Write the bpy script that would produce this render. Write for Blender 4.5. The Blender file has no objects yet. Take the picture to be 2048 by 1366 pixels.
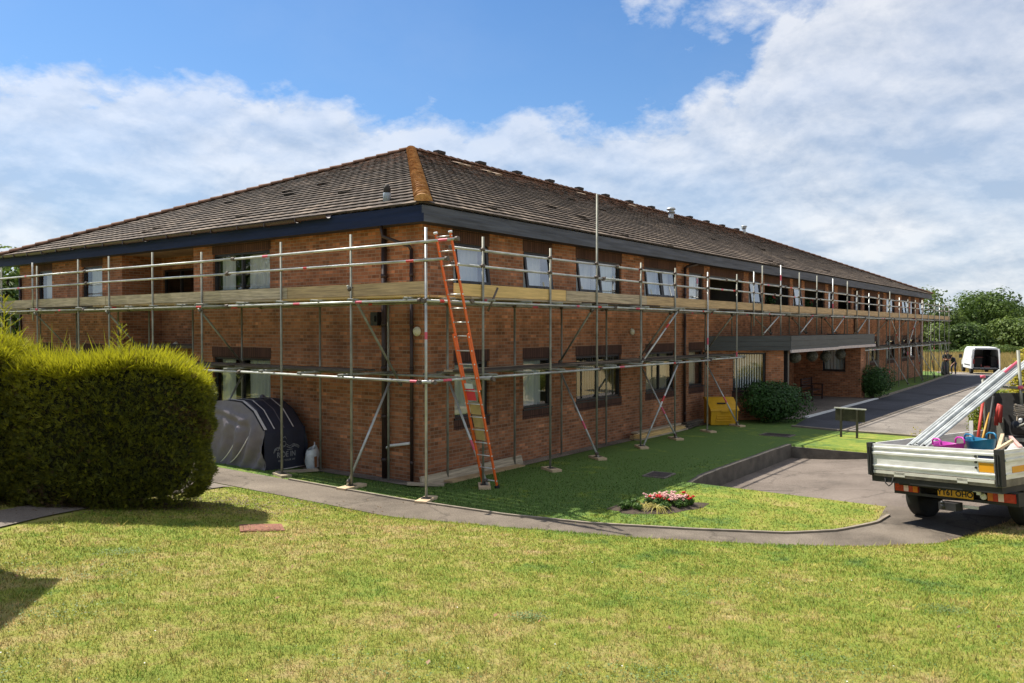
import bpy, bmesh, math, random
import numpy as np
from mathutils import Vector, Matrix, noise as mnoise
R = math.radians
random.seed(7); rng = np.random.default_rng(7)
SC = bpy.context.scene
COL = SC.collection

# ------------------------------------------------------------------ camera
CAM = np.array([-11.862, -11.171, 3.128]); YAW = 0.6449; PITCH = -0.0166; FPX = 1616.4
cd = bpy.data.cameras.new('camera'); cam = bpy.data.objects.new('camera', cd); COL.objects.link(cam)
cam.location = CAM; cam.rotation_euler = (math.pi/2 + PITCH, 0, YAW - math.pi/2)
cd.sensor_width = 36; cd.lens = FPX/2048*36; cd.clip_start = 0.1; cd.clip_end = 3000
SC.camera = cam
# ------------------------------------------------------------------ sun, sky, exposure
SUN_EL = R(54.8); SUN_TO = Vector((-0.03, 1.0, 0)).normalized()
sun_dir = Vector((SUN_TO.x*math.cos(SUN_EL), SUN_TO.y*math.cos(SUN_EL), math.sin(SUN_EL)))
sl = bpy.data.lights.new('sun', 'SUN'); sl.energy = 5.0; sl.angle = R(0.55); sl.color = (1.0, 0.94, 0.83)
so = bpy.data.objects.new('sun', sl); COL.objects.link(so)
so.rotation_euler = sun_dir.to_track_quat('Z', 'Y').to_euler(); so.location = (0, 0, 40)
SC.view_settings.view_transform = 'Standard'; SC.view_settings.look = 'None'
SC.view_settings.exposure = 0.72; SC.view_settings.gamma = 1.0
SKY_STR = 0.092

def N(nt, t, **kw):
    n = nt.nodes.new(t)
    for k, v in kw.items():
        if k == 'ins':
            for a, b in v.items(): n.inputs[a].default_value = b
        else: setattr(n, k, v)
    return n
def ramp(nt, pts, interp='LINEAR'):
    n = nt.nodes.new('ShaderNodeValToRGB'); cr = n.color_ramp; cr.interpolation = interp
    while len(cr.elements) > 1: cr.elements.remove(cr.elements[-1])
    for i, (p, c) in enumerate(pts):
        e = cr.elements[0] if i == 0 else cr.elements.new(p)
        e.position = p; e.color = (c, c, c, 1) if not hasattr(c, '__len__') else (*c, 1)
    return n
def math_n(nt, op, a, b=None, c=None, clamp=False):
    n = nt.nodes.new('ShaderNodeMath'); n.operation = op; n.use_clamp = clamp
    for i, v in enumerate((a, b, c)):
        if v is None: continue
        if hasattr(v, 'is_linked') or hasattr(v, 'links'): nt.links.new(v, n.inputs[i])
        else: n.inputs[i].default_value = v
    return n.outputs[0]
def mixc(nt, f, a, b, mode='MIX'):
    n = nt.nodes.new('ShaderNodeMix'); n.data_type = 'RGBA'; n.blend_type = mode
    for s, v in ((n.inputs[0], f), (n.inputs[6], a), (n.inputs[7], b)):
        if hasattr(v, 'links'): nt.links.new(v, s)
        elif hasattr(v, '__len__'): s.default_value = (*v, 1) if len(v) == 3 else v
        else: s.default_value = v
    return n.outputs[2]

def make_world():
    w = bpy.data.worlds.new('World'); SC.world = w; w.use_nodes = True; nt = w.node_tree; nt.nodes.clear(); L = nt.links.new
    sky = N(nt, 'ShaderNodeTexSky', sky_type='NISHITA', sun_disc=False, sun_elevation=SUN_EL,
            sun_rotation=math.atan2(SUN_TO.x, SUN_TO.y), air_density=1.0, dust_density=0.6, ozone_density=2.2)
    tc = N(nt, 'ShaderNodeTexCoord'); sep = N(nt, 'ShaderNodeSeparateXYZ'); L(tc.outputs['Generated'], sep.inputs[0])
    x, y, z = sep.outputs
    zc = math_n(nt, 'MAXIMUM', z, 0.0)
    k = math_n(nt, 'MULTIPLY_ADD', zc, 0.62, 0.235)
    cx = math_n(nt, 'DIVIDE', x, k); cy = math_n(nt, 'DIVIDE', y, k)
    comb = N(nt, 'ShaderNodeCombineXYZ'); L(cx, comb.inputs[0]); L(cy, comb.inputs[1])
    def fbm(scale, detail, rough, off=0.0, dist=0.0):
        n = N(nt, 'ShaderNodeTexNoise', noise_dimensions='4D')
        L(comb.outputs[0], n.inputs['Vector']); n.inputs['W'].default_value = off
        n.inputs['Scale'].default_value = scale; n.inputs['Detail'].default_value = detail
        n.inputs['Roughness'].default_value = rough; n.inputs['Distortion'].default_value = dist
        return n.outputs['Fac']
    az = math_n(nt, 'ARCTAN2', y, x)
    # azimuth (0..1 over -0.4..1.7 rad) against the elevation (sine) up to which the cloud bank reaches
    a01 = math_n(nt, 'DIVIDE', math_n(nt, 'ADD', az, 0.4), 2.1, clamp=True)
    def A(px): return (YAW - math.atan((px-1024)/FPX) + 0.4)/2.1
    bank = ramp(nt, [(0.0, .8), (A(2048), .52), (A(1800), .42), (A(1600), .345), (A(1440), .285), (A(1330), .247), (A(1150), .238), (A(1000), .245), (A(800), .262),
                     (A(550), .268), (A(300), .262), (A(150), .255), (A(0), .25), (A(-300), .29), (1.0, .5)], 'EASE')
    L(a01, bank.inputs[0])
    n1 = fbm(1.55, 10, .60, 2.0, .2); n2 = fbm(0.9, 8, .60, 9.0); n3 = fbm(4.2, 8, .62, 4.4, .25)
    edge = math_n(nt, 'SUBTRACT', bank.outputs[0], z)
    m = math_n(nt, 'ADD', math_n(nt, 'MULTIPLY', edge, 17.0), math_n(nt, 'MULTIPLY', math_n(nt, 'SUBTRACT', n1, .5), 2.6))
    m = math_n(nt, 'ADD', m, math_n(nt, 'MULTIPLY', math_n(nt, 'SUBTRACT', n3, .5), 1.8))
    n5 = fbm(11.0, 6, .6, 1.3, .2); m = math_n(nt, 'ADD', m, math_n(nt, 'MULTIPLY', math_n(nt, 'SUBTRACT', n5, .5), 1.0))
    cov = math_n(nt, 'SMOOTHSTEP' if False else 'MULTIPLY_ADD', m, 2.1, .38, clamp=True)
    upper = ramp(nt, [(0.0, .36), (A(2048), .335), (A(1800), .335), (A(1500), .352), (A(1260), .372), (A(1150), .46), (A(900), .9), (1.0, .9)]); L(a01, upper.inputs[0])
    m2 = math_n(nt, 'MULTIPLY', math_n(nt, 'SUBTRACT', z, upper.outputs[0]), 16.0); m2 = math_n(nt, 'ADD', m2, math_n(nt, 'MULTIPLY', math_n(nt, 'SUBTRACT', n3, .5), 3.4)); m2 = math_n(nt, 'ADD', m2, math_n(nt, 'MULTIPLY', math_n(nt, 'SUBTRACT', n5, .5), 1.6))
    cov = math_n(nt, 'MAXIMUM', cov, math_n(nt, 'MULTIPLY_ADD', m2, 1.3, .42, clamp=True))
    wisp = math_n(nt, 'MULTIPLY', math_n(nt, 'SUBTRACT', n2, .52), 2.2, clamp=True)
    cov = math_n(nt, 'MAXIMUM', cov, math_n(nt, 'MULTIPLY', wisp, .14))
    thin = math_n(nt, 'MULTIPLY', math_n(nt, 'SUBTRACT', n2, .40), 2.6, clamp=True)
    thin = math_n(nt, 'MULTIPLY_ADD', thin, .50, .54)
    cov = math_n(nt, 'MULTIPLY', cov, thin, clamp=True)
    def lit(scale, detail, off, dist, gain, sh):   # the sunward side of a billow is lighter than its underside
        v = N(nt, 'ShaderNodeVectorMath', operation='SCALE'); L(comb.outputs[0], v.inputs[0]); v.inputs[3].default_value = sh
        n = N(nt, 'ShaderNodeTexNoise', noise_dimensions='4D', ins={'W': off, 'Scale': scale, 'Detail': detail, 'Roughness': .60, 'Distortion': dist}); L(v.outputs[0], n.inputs['Vector']); return n.outputs['Fac']
    g1 = math_n(nt, 'MULTIPLY', math_n(nt, 'SUBTRACT', n1, lit(1.55, 10, 2.0, .2, 1, .955)), 3.6)
    g2 = math_n(nt, 'MULTIPLY', math_n(nt, 'SUBTRACT', n3, lit(4.2, 8, 4.4, .25, 1, .975)), 2.4)
    shade = math_n(nt, 'ADD', math_n(nt, 'ADD', g1, g2), .56)
    top = math_n(nt, 'SUBTRACT', 1.0, math_n(nt, 'MULTIPLY', edge, 9.0), clamp=True)    # thin bright tops, greyer body
    shade = math_n(nt, 'ADD', shade, math_n(nt, 'MULTIPLY_ADD', top, .42, -.10))
    shade = math_n(nt, 'ADD', shade, math_n(nt, 'MULTIPLY', math_n(nt, 'SUBTRACT', n2, .5), 1.5), clamp=True)
    cloud = mixc(nt, shade, (3.65, 4.1, 4.8), (6.5, 6.5, 6.55))
    skyc = mixc(nt, 1.0, sky.outputs[0], (0.47, 0.71, 0.93), 'MULTIPLY')
    hazef = ramp(nt, [(0.0, .62), (.10, .40), (.25, .12), (.45, 0)]); L(zc, hazef.inputs[0])
    skyc = mixc(nt, hazef.outputs[0], skyc, (3.0, 4.1, 5.6))
    col = mixc(nt, cov, skyc, cloud)
    bg = N(nt, 'ShaderNodeBackground'); L(col, bg.inputs[0]); bg.inputs[1].default_value = SKY_STR
    out = N(nt, 'ShaderNodeOutputWorld'); L(bg.outputs[0], out.inputs[0])
make_world()

# ------------------------------------------------------------------ measuring helpers (a pixel of the photograph seen on a plane)
_f = np.array([math.cos(YAW)*math.cos(PITCH), math.sin(YAW)*math.cos(PITCH), math.sin(PITCH)])
_r = np.array([math.sin(YAW), -math.cos(YAW), 0]); _u = np.cross(_r, _f)
def at(px, py, ax, v):
    d = _f + _r*(px-1024)/FPX - _u*(py-683)/FPX
    return CAM + d*(v-CAM[ax])/d[ax]
def at_depth(px, py, dep): return CAM + (_f + _r*(px-1024)/FPX - _u*(py-683)/FPX)*dep

# ------------------------------------------------------------------ object helpers
def thing(name, label, cat, loc=(0, 0, 0), rz=0.0, group=None):
    o = bpy.data.objects.new(name, None); COL.objects.link(o); o.location = loc; o.rotation_euler = (0, 0, rz)
    o.empty_display_size = .2
    o['label'] = label; o['category'] = cat
    if group: o['group'] = group
    return o
def tag(o, label, cat, group=None):
    o['label'] = label; o['category'] = cat
    if group: o['group'] = group
    return o
def struct(o, kind='structure', label=None):
    o['kind'] = kind
    if label: o['label'] = label
    return o
def dup(root, loc, rz, label, group=None):
    r = root.copy(); COL.objects.link(r); r.location = loc; r.rotation_euler = (0, 0, rz); r['label'] = label
    if group: r['group'] = group
    for ch in list(root.children):
        c = ch.copy(); COL.objects.link(c); c.parent = r
        for g in ch.children:
            d = g.copy(); COL.objects.link(d); d.parent = c
    return r
class MB:
    def __init__(s): s.v = []; s.f = []; s.m = []; s.s = []
    def face(s, pts, m=0, sm=False):
        i = len(s.v); s.v += [tuple(p) for p in pts]; s.f.append(tuple(range(i, i+len(pts)))); s.m.append(m); s.s.append(sm)
    def hexa(s, p, m=0):  # p: 8 points, bottom 4 ccw then top 4
        i = len(s.v); s.v += [tuple(q) for q in p]
        for f in ((3, 2, 1, 0), (4, 5, 6, 7), (0, 1, 5, 4), (1, 2, 6, 5), (2, 3, 7, 6), (3, 0, 4, 7)):
            s.f.append(tuple(i+k for k in f)); s.m.append(m); s.s.append(False)
    def box(s, a, b, m=0):
        (x0, y0, z0), (x1, y1, z1) = [min(p, q) for p, q in zip(a, b)], [max(p, q) for p, q in zip(a, b)]
        s.hexa([(x0, y0, z0), (x1, y0, z0), (x1, y1, z0), (x0, y1, z0), (x0, y0, z1), (x1, y0, z1), (x1, y1, z1), (x0, y1, z1)], m)
    def fbox(s, F, t, d, z, m=0):
        (t0, t1), (d0, d1), (z0, z1) = t, d, z
        s.hexa([F(t0, d0, z0), F(t1, d0, z0), F(t1, d1, z0), F(t0, d1, z0), F(t0, d0, z1), F(t1, d0, z1), F(t1, d1, z1), F(t0, d1, z1)], m)
    def bar(s, a, b, w, h, m=0, up=(0, 0, 1)):
        a = Vector(a); b = Vector(b); d = (b-a).normalized(); up = Vector(up)
        x = d.cross(up)
        if x.length < 1e-4: x = d.cross(Vector((1, 0, 0)))
        x.normalize(); u = x.cross(d); x *= w/2; u *= h/2
        s.hexa([a-x-u, a+x-u, b+x-u, b-x-u, a-x+u, a+x+u, b+x+u, b-x+u], m)
    def tube(s, a, b, r, n=8, m=0, r2=None, caps=True):
        s.path([a, b], [r, r if r2 is None else r2], n, m, caps)
    def path(s, pts, r, n=8, m=0, caps=True):
        pts = [Vector(p) for p in pts]; rs = r if hasattr(r, '__len__') else [r]*len(pts)
        i0 = len(s.v); ref = None
        for i, p in enumerate(pts):
            d = (pts[min(i+1, len(pts)-1)]-pts[max(i-1, 0)]).normalized()
            if ref is None:
                ref = d.cross(Vector((0, 0, 1)))
                if ref.length < 1e-3: ref = d.cross(Vector((1, 0, 0)))
            ref = (ref - d*ref.dot(d)).normalized(); bi = d.cross(ref)
            for k in range(n):
                a = 2*math.pi*k/n; s.v.append(tuple(p + (ref*math.cos(a)+bi*math.sin(a))*rs[i]))
        for i in range(len(pts)-1):
            for k in range(n):
                a = i0+i*n+k; b = i0+i*n+(k+1) % n
                s.f.append((a, b, b+n, a+n)); s.m.append(m); s.s.append(True)
        if caps:
            s.f.append(tuple(i0+k for k in range(n))[::-1]); s.m.append(m); s.s.append(False)
            e = i0+(len(pts)-1)*n; s.f.append(tuple(e+k for k in range(n))); s.m.append(m); s.s.append(False)
    def lathe(s, prof, c=(0, 0, 0), n=16, m=0, sm=True, axis='Z'):
        i0 = len(s.v)
        for r, h in prof:
            for k in range(n):
                a = 2*math.pi*k/n
                q = (r*math.cos(a), r*math.sin(a), h)
                if axis == 'Y': q = (q[0], q[2], q[1])
                if axis == 'X': q = (q[2], q[0], q[1])
                s.v.append((c[0]+q[0], c[1]+q[1], c[2]+q[2]))
        for i in range(len(prof)-1):
            for k in range(n):
                a = i0+i*n+k; b = i0+i*n+(k+1) % n
                s.f.append((a, b, b+n, a+n)); s.m.append(m); s.s.append(sm)
        s.f.append(tuple(i0+k for k in range(n))[::-1]); s.m.append(m); s.s.append(False)
        e = i0+(len(prof)-1)*n; s.f.append(tuple(e+k for k in range(n))); s.m.append(m); s.s.append(False)
    def prism(s, poly, ext, m=0):   # poly: planar 3d points, ext: extrusion vector
        ext = Vector(ext); p = [Vector(q) for q in poly]; q = [a+ext for a in p]; n = len(p)
        s.face(p[::-1], m); s.face(q, m)
        for i in range(n): s.face([p[i], p[(i+1) % n], q[(i+1) % n], q[i]], m)
    def grid(s, P, m=0, sm=True):   # P[i][j] points
        i0 = len(s.v); a = len(P); b = len(P[0])
        for row in P: s.v += [tuple(q) for q in row]
        for i in range(a-1):
            for j in range(b-1):
                k = i0+i*b+j; s.f.append((k, k+1, k+b+1, k+b)); s.m.append(m); s.s.append(sm)
    def build(s, name, mats, parent=None):
        me = bpy.data.meshes.new(name); me.from_pydata(s.v, [], s.f)
        for mt in (mats if isinstance(mats, (list, tuple)) else [mats]): me.materials.append(mt)
        me.polygons.foreach_set('material_index', s.m); me.polygons.foreach_set('use_smooth', s.s)
        bm = bmesh.new(); bm.from_mesh(me); bmesh.ops.recalc_face_normals(bm, faces=bm.faces); bm.to_mesh(me); bm.free()
        o = bpy.data.objects.new(name, me); COL.objects.link(o)
        if parent: o.parent = parent
        return o
def np_mesh(name, verts, nper, mats, parent=None, attr=None, smooth=False, midx=None):
    """verts (n*nper,3): n separate polygons of nper corners."""
    nv = len(verts); nf = nv//nper; me = bpy.data.meshes.new(name)
    me.vertices.add(nv); me.vertices.foreach_set('co', np.asarray(verts, np.float32).ravel())
    me.loops.add(nv); me.loops.foreach_set('vertex_index', np.arange(nv, dtype=np.int32))
    me.polygons.add(nf); me.polygons.foreach_set('loop_start', np.arange(0, nv, nper, dtype=np.int32))
    if midx is not None: me.polygons.foreach_set('material_index', np.asarray(midx, np.int32))
    me.update(calc_edges=True)
    if attr is not None:
        a = me.attributes.new('v', 'FLOAT', 'POINT'); a.data.foreach_set('value', np.asarray(attr, np.float32))
    for mt in (mats if isinstance(mats, (list, tuple)) else [mats]): me.materials.append(mt)
    o = bpy.data.objects.new(name, me); COL.objects.link(o)
    if parent: o.parent = parent
    return o

# ------------------------------------------------------------------ materials
def new_mat(name):
    m = bpy.data.materials.new(name); m.use_nodes = True; nt = m.node_tree; return m, nt, nt.nodes['Principled BSDF']
def M(name, col, rough=.6, metal=0.0, var=.25, scale=6.0, bump=0.0, bscale=40.0, spec=.4, stretch=None, col2=None):
    m, nt, b = new_mat(name); L = nt.links.new
    b.inputs['Roughness'].default_value = rough; b.inputs['Metallic'].default_value = metal
    b.inputs['Specular IOR Level'].default_value = spec
    tc = N(nt, 'ShaderNodeTexCoord'); src = tc.outputs['Object']
    if stretch:
        mp = N(nt, 'ShaderNodeMapping'); mp.inputs['Scale'].default_value = stretch; L(src, mp.inputs[0]); src = mp.outputs[0]
    n = N(nt, 'ShaderNodeTexNoise', ins={'Scale': scale, 'Detail': 6.0, 'Roughness': .62}); L(src, n.inputs['Vector'])
    r = ramp(nt, [(.3, 0.0), (.7, 1.0)]); L(n.outputs['Fac'], r.inputs[0])
    a = [c*(1-var) for c in col]; c2 = col2 or [min(1, c*(1+var)) for c in col]
    L(mixc(nt, r.outputs[0], a, c2), b.inputs['Base Color'])
    if bump:
        n2 = N(nt, 'ShaderNodeTexNoise', ins={'Scale': bscale, 'Detail': 4.0}); L(src, n2.inputs['Vector'])
        bp = N(nt, 'ShaderNodeBump', ins={'Strength': bump, 'Distance': .02}); L(n2.outputs['Fac'], bp.inputs['Height']); L(bp.outputs[0], b.inputs['Normal'])
    return m
def brick_mat(name, c1, c2, mortar, dx=1.0, dy=-1.0, soldier=False):
    m, nt, b = new_mat(name); L = nt.links.new; b.inputs['Roughness'].default_value = .88; b.inputs['Specular IOR Level'].default_value = .25
    tc = N(nt, 'ShaderNodeTexCoord'); sep = N(nt, 'ShaderNodeSeparateXYZ'); L(tc.outputs['Object'], sep.inputs[0])
    u = math_n(nt, 'ADD', math_n(nt, 'MULTIPLY', sep.outputs[0], dx), math_n(nt, 'MULTIPLY', sep.outputs[1], dy))
    u = math_n(nt, 'ADD', u, 100.0); v = math_n(nt, 'ADD', sep.outputs[2], 10.0)
    cb = N(nt, 'ShaderNodeCombineXYZ'); L(u, cb.inputs[0]); L(v, cb.inputs[1])
    br = N(nt, 'ShaderNodeTexBrick', offset=0.5 if not soldier else 0.0, ins={'Scale': 1.0, 'Mortar Size': .0075, 'Mortar Smooth': .2, 'Bias': 0.0,
           'Brick Width': .225 if not soldier else .075, 'Row Height': .075 if not soldier else .46, 'Color1': (*c1, 1), 'Color2': (*c2, 1), 'Mortar': (*mortar, 1)})
    L(cb.outputs[0], br.inputs['Vector'])
    # a second, larger-scale tone per brick so that single bricks stand out light or dark
    iy = math_n(nt, 'FLOOR', math_n(nt, 'DIVIDE', v, .075)); half = math_n(nt, 'MULTIPLY', math_n(nt, 'MODULO', iy, 2.0), .5)
    ix = math_n(nt, 'FLOOR', math_n(nt, 'ADD', math_n(nt, 'DIVIDE', u, .225), half))
    c3 = N(nt, 'ShaderNodeCombineXYZ'); L(ix, c3.inputs[0]); L(iy, c3.inputs[1])
    wn = N(nt, 'ShaderNodeTexWhiteNoise', noise_dimensions='2D'); L(c3.outputs[0], wn.inputs['Vector'])
    tone = ramp(nt, [(0, .62), (.25, .85), (.75, 1.08), (.93, 1.2), (1, 1.62)]); L(wn.outputs[0], tone.inputs[0])
    nz = N(nt, 'ShaderNodeTexNoise', ins={'Scale': .8, 'Detail': 7.0, 'Roughness': .65}); L(tc.outputs['Object'], nz.inputs['Vector'])
    big = ramp(nt, [(.3, .78), (.7, 1.15)]); L(nz.outputs['Fac'], big.inputs[0])
    col = mixc(nt, 1.0, br.outputs['Color'], tone.outputs[0], 'MULTIPLY') if not soldier else br.outputs['Color']
    mcol = mixc(nt, br.outputs['Fac'], col, (*mortar, 1))
    mp = N(nt, 'ShaderNodeMapping'); mp.inputs['Scale'].default_value = (2.2, 2.2, .35); L(tc.outputs['Object'], mp.inputs[0])
    ns = N(nt, 'ShaderNodeTexNoise', ins={'Scale': 1.0, 'Detail': 6.0, 'Roughness': .6}); L(mp.outputs[0], ns.inputs['Vector'])
    stk = ramp(nt, [(.30, .70), (.46, 1.0), (.68, 1.05), (.80, 1.30)]); L(ns.outputs['Fac'], stk.inputs[0])     # damp streaks and pale bloom
    mcol = mixc(nt, 1.0, mcol, stk.outputs[0], 'MULTIPLY')
    L(mixc(nt, 1.0, mcol, big.outputs[0], 'MULTIPLY'), b.inputs['Base Color'])
    inv = math_n(nt, 'SUBTRACT', 1.0, br.outputs['Fac'])
    n2 = N(nt, 'ShaderNodeTexNoise', ins={'Scale': 60.0, 'Detail': 3.0}); L(tc.outputs['Object'], n2.inputs['Vector'])
    h = math_n(nt, 'MULTIPLY_ADD', n2.outputs['Fac'], .35, inv)
    bp = N(nt, 'ShaderNodeBump', ins={'Strength': .55, 'Distance': .008}); L(h, bp.inputs['Height']); L(bp.outputs[0], b.inputs['Normal'])
    return m
def leaf_mat(name, dark, light, trans=.35, rough=.55, spec=.25):
    m, nt, b = new_mat(name); L = nt.links.new; b.inputs['Roughness'].default_value = rough; b.inputs['Specular IOR Level'].default_value = spec
    at_ = N(nt, 'ShaderNodeAttribute', attribute_name='v')
    c = mixc(nt, at_.outputs['Fac'], dark, light)
    L(c, b.inputs['Base Color'])
    tr = N(nt, 'ShaderNodeBsdfTranslucent'); L(c, tr.inputs[0])
    mx = N(nt, 'ShaderNodeMixShader'); mx.inputs[0].default_value = trans
    L(b.outputs[0], mx.inputs[1]); L(tr.outputs[0], mx.inputs[2]); L(mx.outputs[0], nt.nodes['Material Output'].inputs[0])
    return m
def glass_mat(name, tint=(.9, .95, .95), base=.16, rough=.015):
    m, nt, b = new_mat(name); L = nt.links.new; nt.nodes.remove(b)
    tr = N(nt, 'ShaderNodeBsdfTransparent'); tr.inputs[0].default_value = (*tint, 1)
    gl = N(nt, 'ShaderNodeBsdfGlossy'); gl.inputs['Roughness'].default_value = rough; gl.inputs[0].default_value = (.95, .97, 1, 1)
    g = N(nt, 'ShaderNodeNewGeometry'); dt = N(nt, 'ShaderNodeVectorMath', operation='DOT_PRODUCT'); L(g.outputs['Normal'], dt.inputs[0]); L(g.outputs['Incoming'], dt.inputs[1])
    c1 = math_n(nt, 'SUBTRACT', 1.0, math_n(nt, 'ABSOLUTE', dt.outputs['Value']), clamp=True)
    f = math_n(nt, 'ADD', math_n(nt, 'MULTIPLY_ADD', math_n(nt, 'POWER', c1, 5.0), .9, .07), base, clamp=True)   # Schlick, two faces
    mx = N(nt, 'ShaderNodeMixShader'); L(f, mx.inputs[0]); L(tr.outputs[0], mx.inputs[1]); L(gl.outputs[0], mx.inputs[2]); L(mx.outputs[0], nt.nodes['Material Output'].inputs[0])
    return m
def ground_mats():
    def lawn(name, off):
        m, nt, b = new_mat(name); L = nt.links.new; b.inputs['Roughness'].default_value = .9; b.inputs['Specular IOR Level'].default_value = .15
        g = N(nt, 'ShaderNodeNewGeometry'); sep = N(nt, 'ShaderNodeSeparateXYZ'); L(g.outputs['Position'], sep.inputs[0])
        def nz(s, d=5.0, r=.6, w=0.0):
            n = N(nt, 'ShaderNodeTexNoise', noise_dimensions='4D', ins={'Scale': s, 'Detail': d, 'Roughness': r, 'W': w}); L(g.outputs['Position'], n.inputs['Vector']); return n.outputs['Fac']
        # how parched the turf is: the front bank is dry, the lawn by the building lush; patches by noise
        lush = N(nt, 'ShaderNodeMapRange', ins={'From Min': -3.4, 'From Max': -1.0, 'To Min': 1.0, 'To Max': 0.0}); L(sep.outputs[0], lush.inputs[0])
        ylush = N(nt, 'ShaderNodeMapRange', ins={'From Min': -6.5, 'From Max': -4.0, 'To Min': .75, 'To Max': 0.0}); L(sep.outputs[1], ylush.inputs[0])
        d0 = math_n(nt, 'MAXIMUM', lush.outputs[0], ylush.outputs[0])
        vx = N(nt, 'ShaderNodeMapRange', ins={'From Min': .6, 'From Max': 2.4, 'To Min': 0.0, 'To Max': 1.2}); L(sep.outputs[0], vx.inputs[0])
        vy = N(nt, 'ShaderNodeMapRange', ins={'From Min': -7.6, 'From Max': -9.2, 'To Min': 0.0, 'To Max': 1.0}); L(sep.outputs[1], vy.inputs[0])
        d0 = math_n(nt, 'ADD', d0, math_n(nt, 'MULTIPLY', vx.outputs[0], vy.outputs[0]))   # parched edge of the drive behind the truck
        n1 = nz(.55, 4, .55, 1.0); n2 = nz(2.3, 5, .65, 3.0); n3 = nz(9.0, 4, .6, 6.0)
        dry = math_n(nt, 'ADD', math_n(nt, 'MULTIPLY', math_n(nt, 'SUBTRACT', n1, .5), 1.5), math_n(nt, 'MULTIPLY', math_n(nt, 'SUBTRACT', n2, .5), 1.5))
        dry = math_n(nt, 'ADD', dry, math_n(nt, 'MULTIPLY', math_n(nt, 'SUBTRACT', n3, .5), .9))
        dry = math_n(nt, 'ADD', math_n(nt, 'ADD', dry, math_n(nt, 'MULTIPLY', d0, .66)), -.12+off, clamp=True)
        cr = ramp(nt, [(0, (.105, .172, .042)), (.22, (.185, .245, .042)), (.5, (.268, .282, .056)), (.8, (.37, .305, .115)), (1, (.44, .335, .17))]); L(dry, cr.inputs[0])
        at_ = N(nt, 'ShaderNodeAttribute', attribute_name='v')
        L(mixc(nt, 1.0, cr.outputs[0], at_.outputs['Color'], 'MULTIPLY') if name == 'grass_blade' else cr.outputs[0], b.inputs['Base Color'])
        if name == 'grass_blade':
            tr = N(nt, 'ShaderNodeBsdfTranslucent'); L(mixc(nt, 1.0, cr.outputs[0], at_.outputs['Color'], 'MULTIPLY'), tr.inputs[0])
            mx = N(nt, 'ShaderNodeMixShader'); mx.inputs[0].default_value = .42
            L(b.outputs[0], mx.inputs[1]); L(tr.outputs[0], mx.inputs[2]); L(mx.outputs[0], nt.nodes['Material Output'].inputs[0])
        else:
            n4 = nz(45.0, 5, .7, 2.0); bp = N(nt, 'ShaderNodeBump', ins={'Strength': .9, 'Distance': .03}); L(n4, bp.inputs['Height']); L(bp.outputs[0], b.inputs['Normal'])
        return m
    return lawn('lawn_turf', 0.0), lawn('grass_blade', .02)
def tarmac_mat(name, c1, c2, rough=.9, grit=.35, crack=False):
    m, nt, b = new_mat(name); L = nt.links.new; b.inputs['Roughness'].default_value = rough; b.inputs['Specular IOR Level'].default_value = .25
    g = N(nt, 'ShaderNodeNewGeometry')
    def nz(s, d=5.0, r=.6):
        n = N(nt, 'ShaderNodeTexNoise', ins={'Scale': s, 'Detail': d, 'Roughness': r}); L(g.outputs['Position'], n.inputs['Vector']); return n.outputs['Fac']
    r1 = ramp(nt, [(.32, 0), (.68, 1)]); L(nz(.9, 6, .65), r1.inputs[0])
    c = mixc(nt, r1.outputs[0], c1, c2)
    r2 = ramp(nt, [(.35, 1-grit), (.65, 1+grit)]); L(nz(70.0, 2, .7), r2.inputs[0])
    c = mixc(nt, 1.0, c, r2.outputs[0], 'MULTIPLY')
    r3 = ramp(nt, [(.36, .62), (.50, 1.0), (.70, 1.16)]); L(nz(.35, 7, .7), r3.inputs[0]); c = mixc(nt, 1.0, c, r3.outputs[0], 'MULTIPLY')   # stains and mended patches
    if crack:
        ds = N(nt, 'ShaderNodeTexNoise', ins={'Scale': 1.6, 'Detail': 5.0}); L(g.outputs['Position'], ds.inputs['Vector'])
        ad = N(nt, 'ShaderNodeVectorMath', operation='MULTIPLY_ADD'); L(ds.outputs['Color'], ad.inputs[0]); ad.inputs[1].default_value = (.9, .9, .9); L(g.outputs['Position'], ad.inputs[2])
        vo = N(nt, 'ShaderNodeTexVoronoi', feature='DISTANCE_TO_EDGE', ins={'Scale': .42}); L(ad.outputs[0], vo.inputs['Vector'])
        r4 = ramp(nt, [(0, .68), (.006, .74), (.014, 1.0)]); L(vo.outputs['Distance'], r4.inputs[0]); c = mixc(nt, 1.0, c, r4.outputs[0], 'MULTIPLY')
    L(c, b.inputs['Base Color'])
    bp = N(nt, 'ShaderNodeBump', ins={'Strength': .5, 'Distance': .01}); L(nz(90.0, 3), bp.inputs['Height']); L(bp.outputs[0], b.inputs['Normal'])
    return m
m_lawn, m_blade = ground_mats()
m_path = tarmac_mat('worn_path_tarmac', (.122, .099, .078), (.192, .160, .126), crack=True)
m_park = tarmac_mat('worn_parking_tarmac', (.128, .104, .087), (.188, .156, .132), crack=True)
m_drive = tarmac_mat('new_black_tarmac', (.050, .051, .060), (.068, .069, .080), grit=.2)
m_old = tarmac_mat('old_grey_tarmac', (.165, .143, .124), (.225, .20, .175), crack=True)
m_slab = tarmac_mat('paving_slab', (.15, .125, .105), (.21, .18, .15))
m_gravel = tarmac_mat('wall_gravel', (.14, .12, .095), (.34, .29, .23), grit=.6)
m_kerb = M('kerb_concrete', (.105, .092, .076), .9, var=.35, scale=3, bump=.4, bscale=30)
m_edge = M('edging_concrete', (.24, .20, .155), .9, var=.25, scale=5)
m_white = M('white_paint', (.74, .74, .72), .5, var=.06)
BR = ((.410, .172, .082), (.290, .115, .055), (.33, .23, .155))
m_brick = brick_mat('red_brick', *BR)
m_brickd = brick_mat('red_brick_bay', *BR, .70, -.72)
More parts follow.
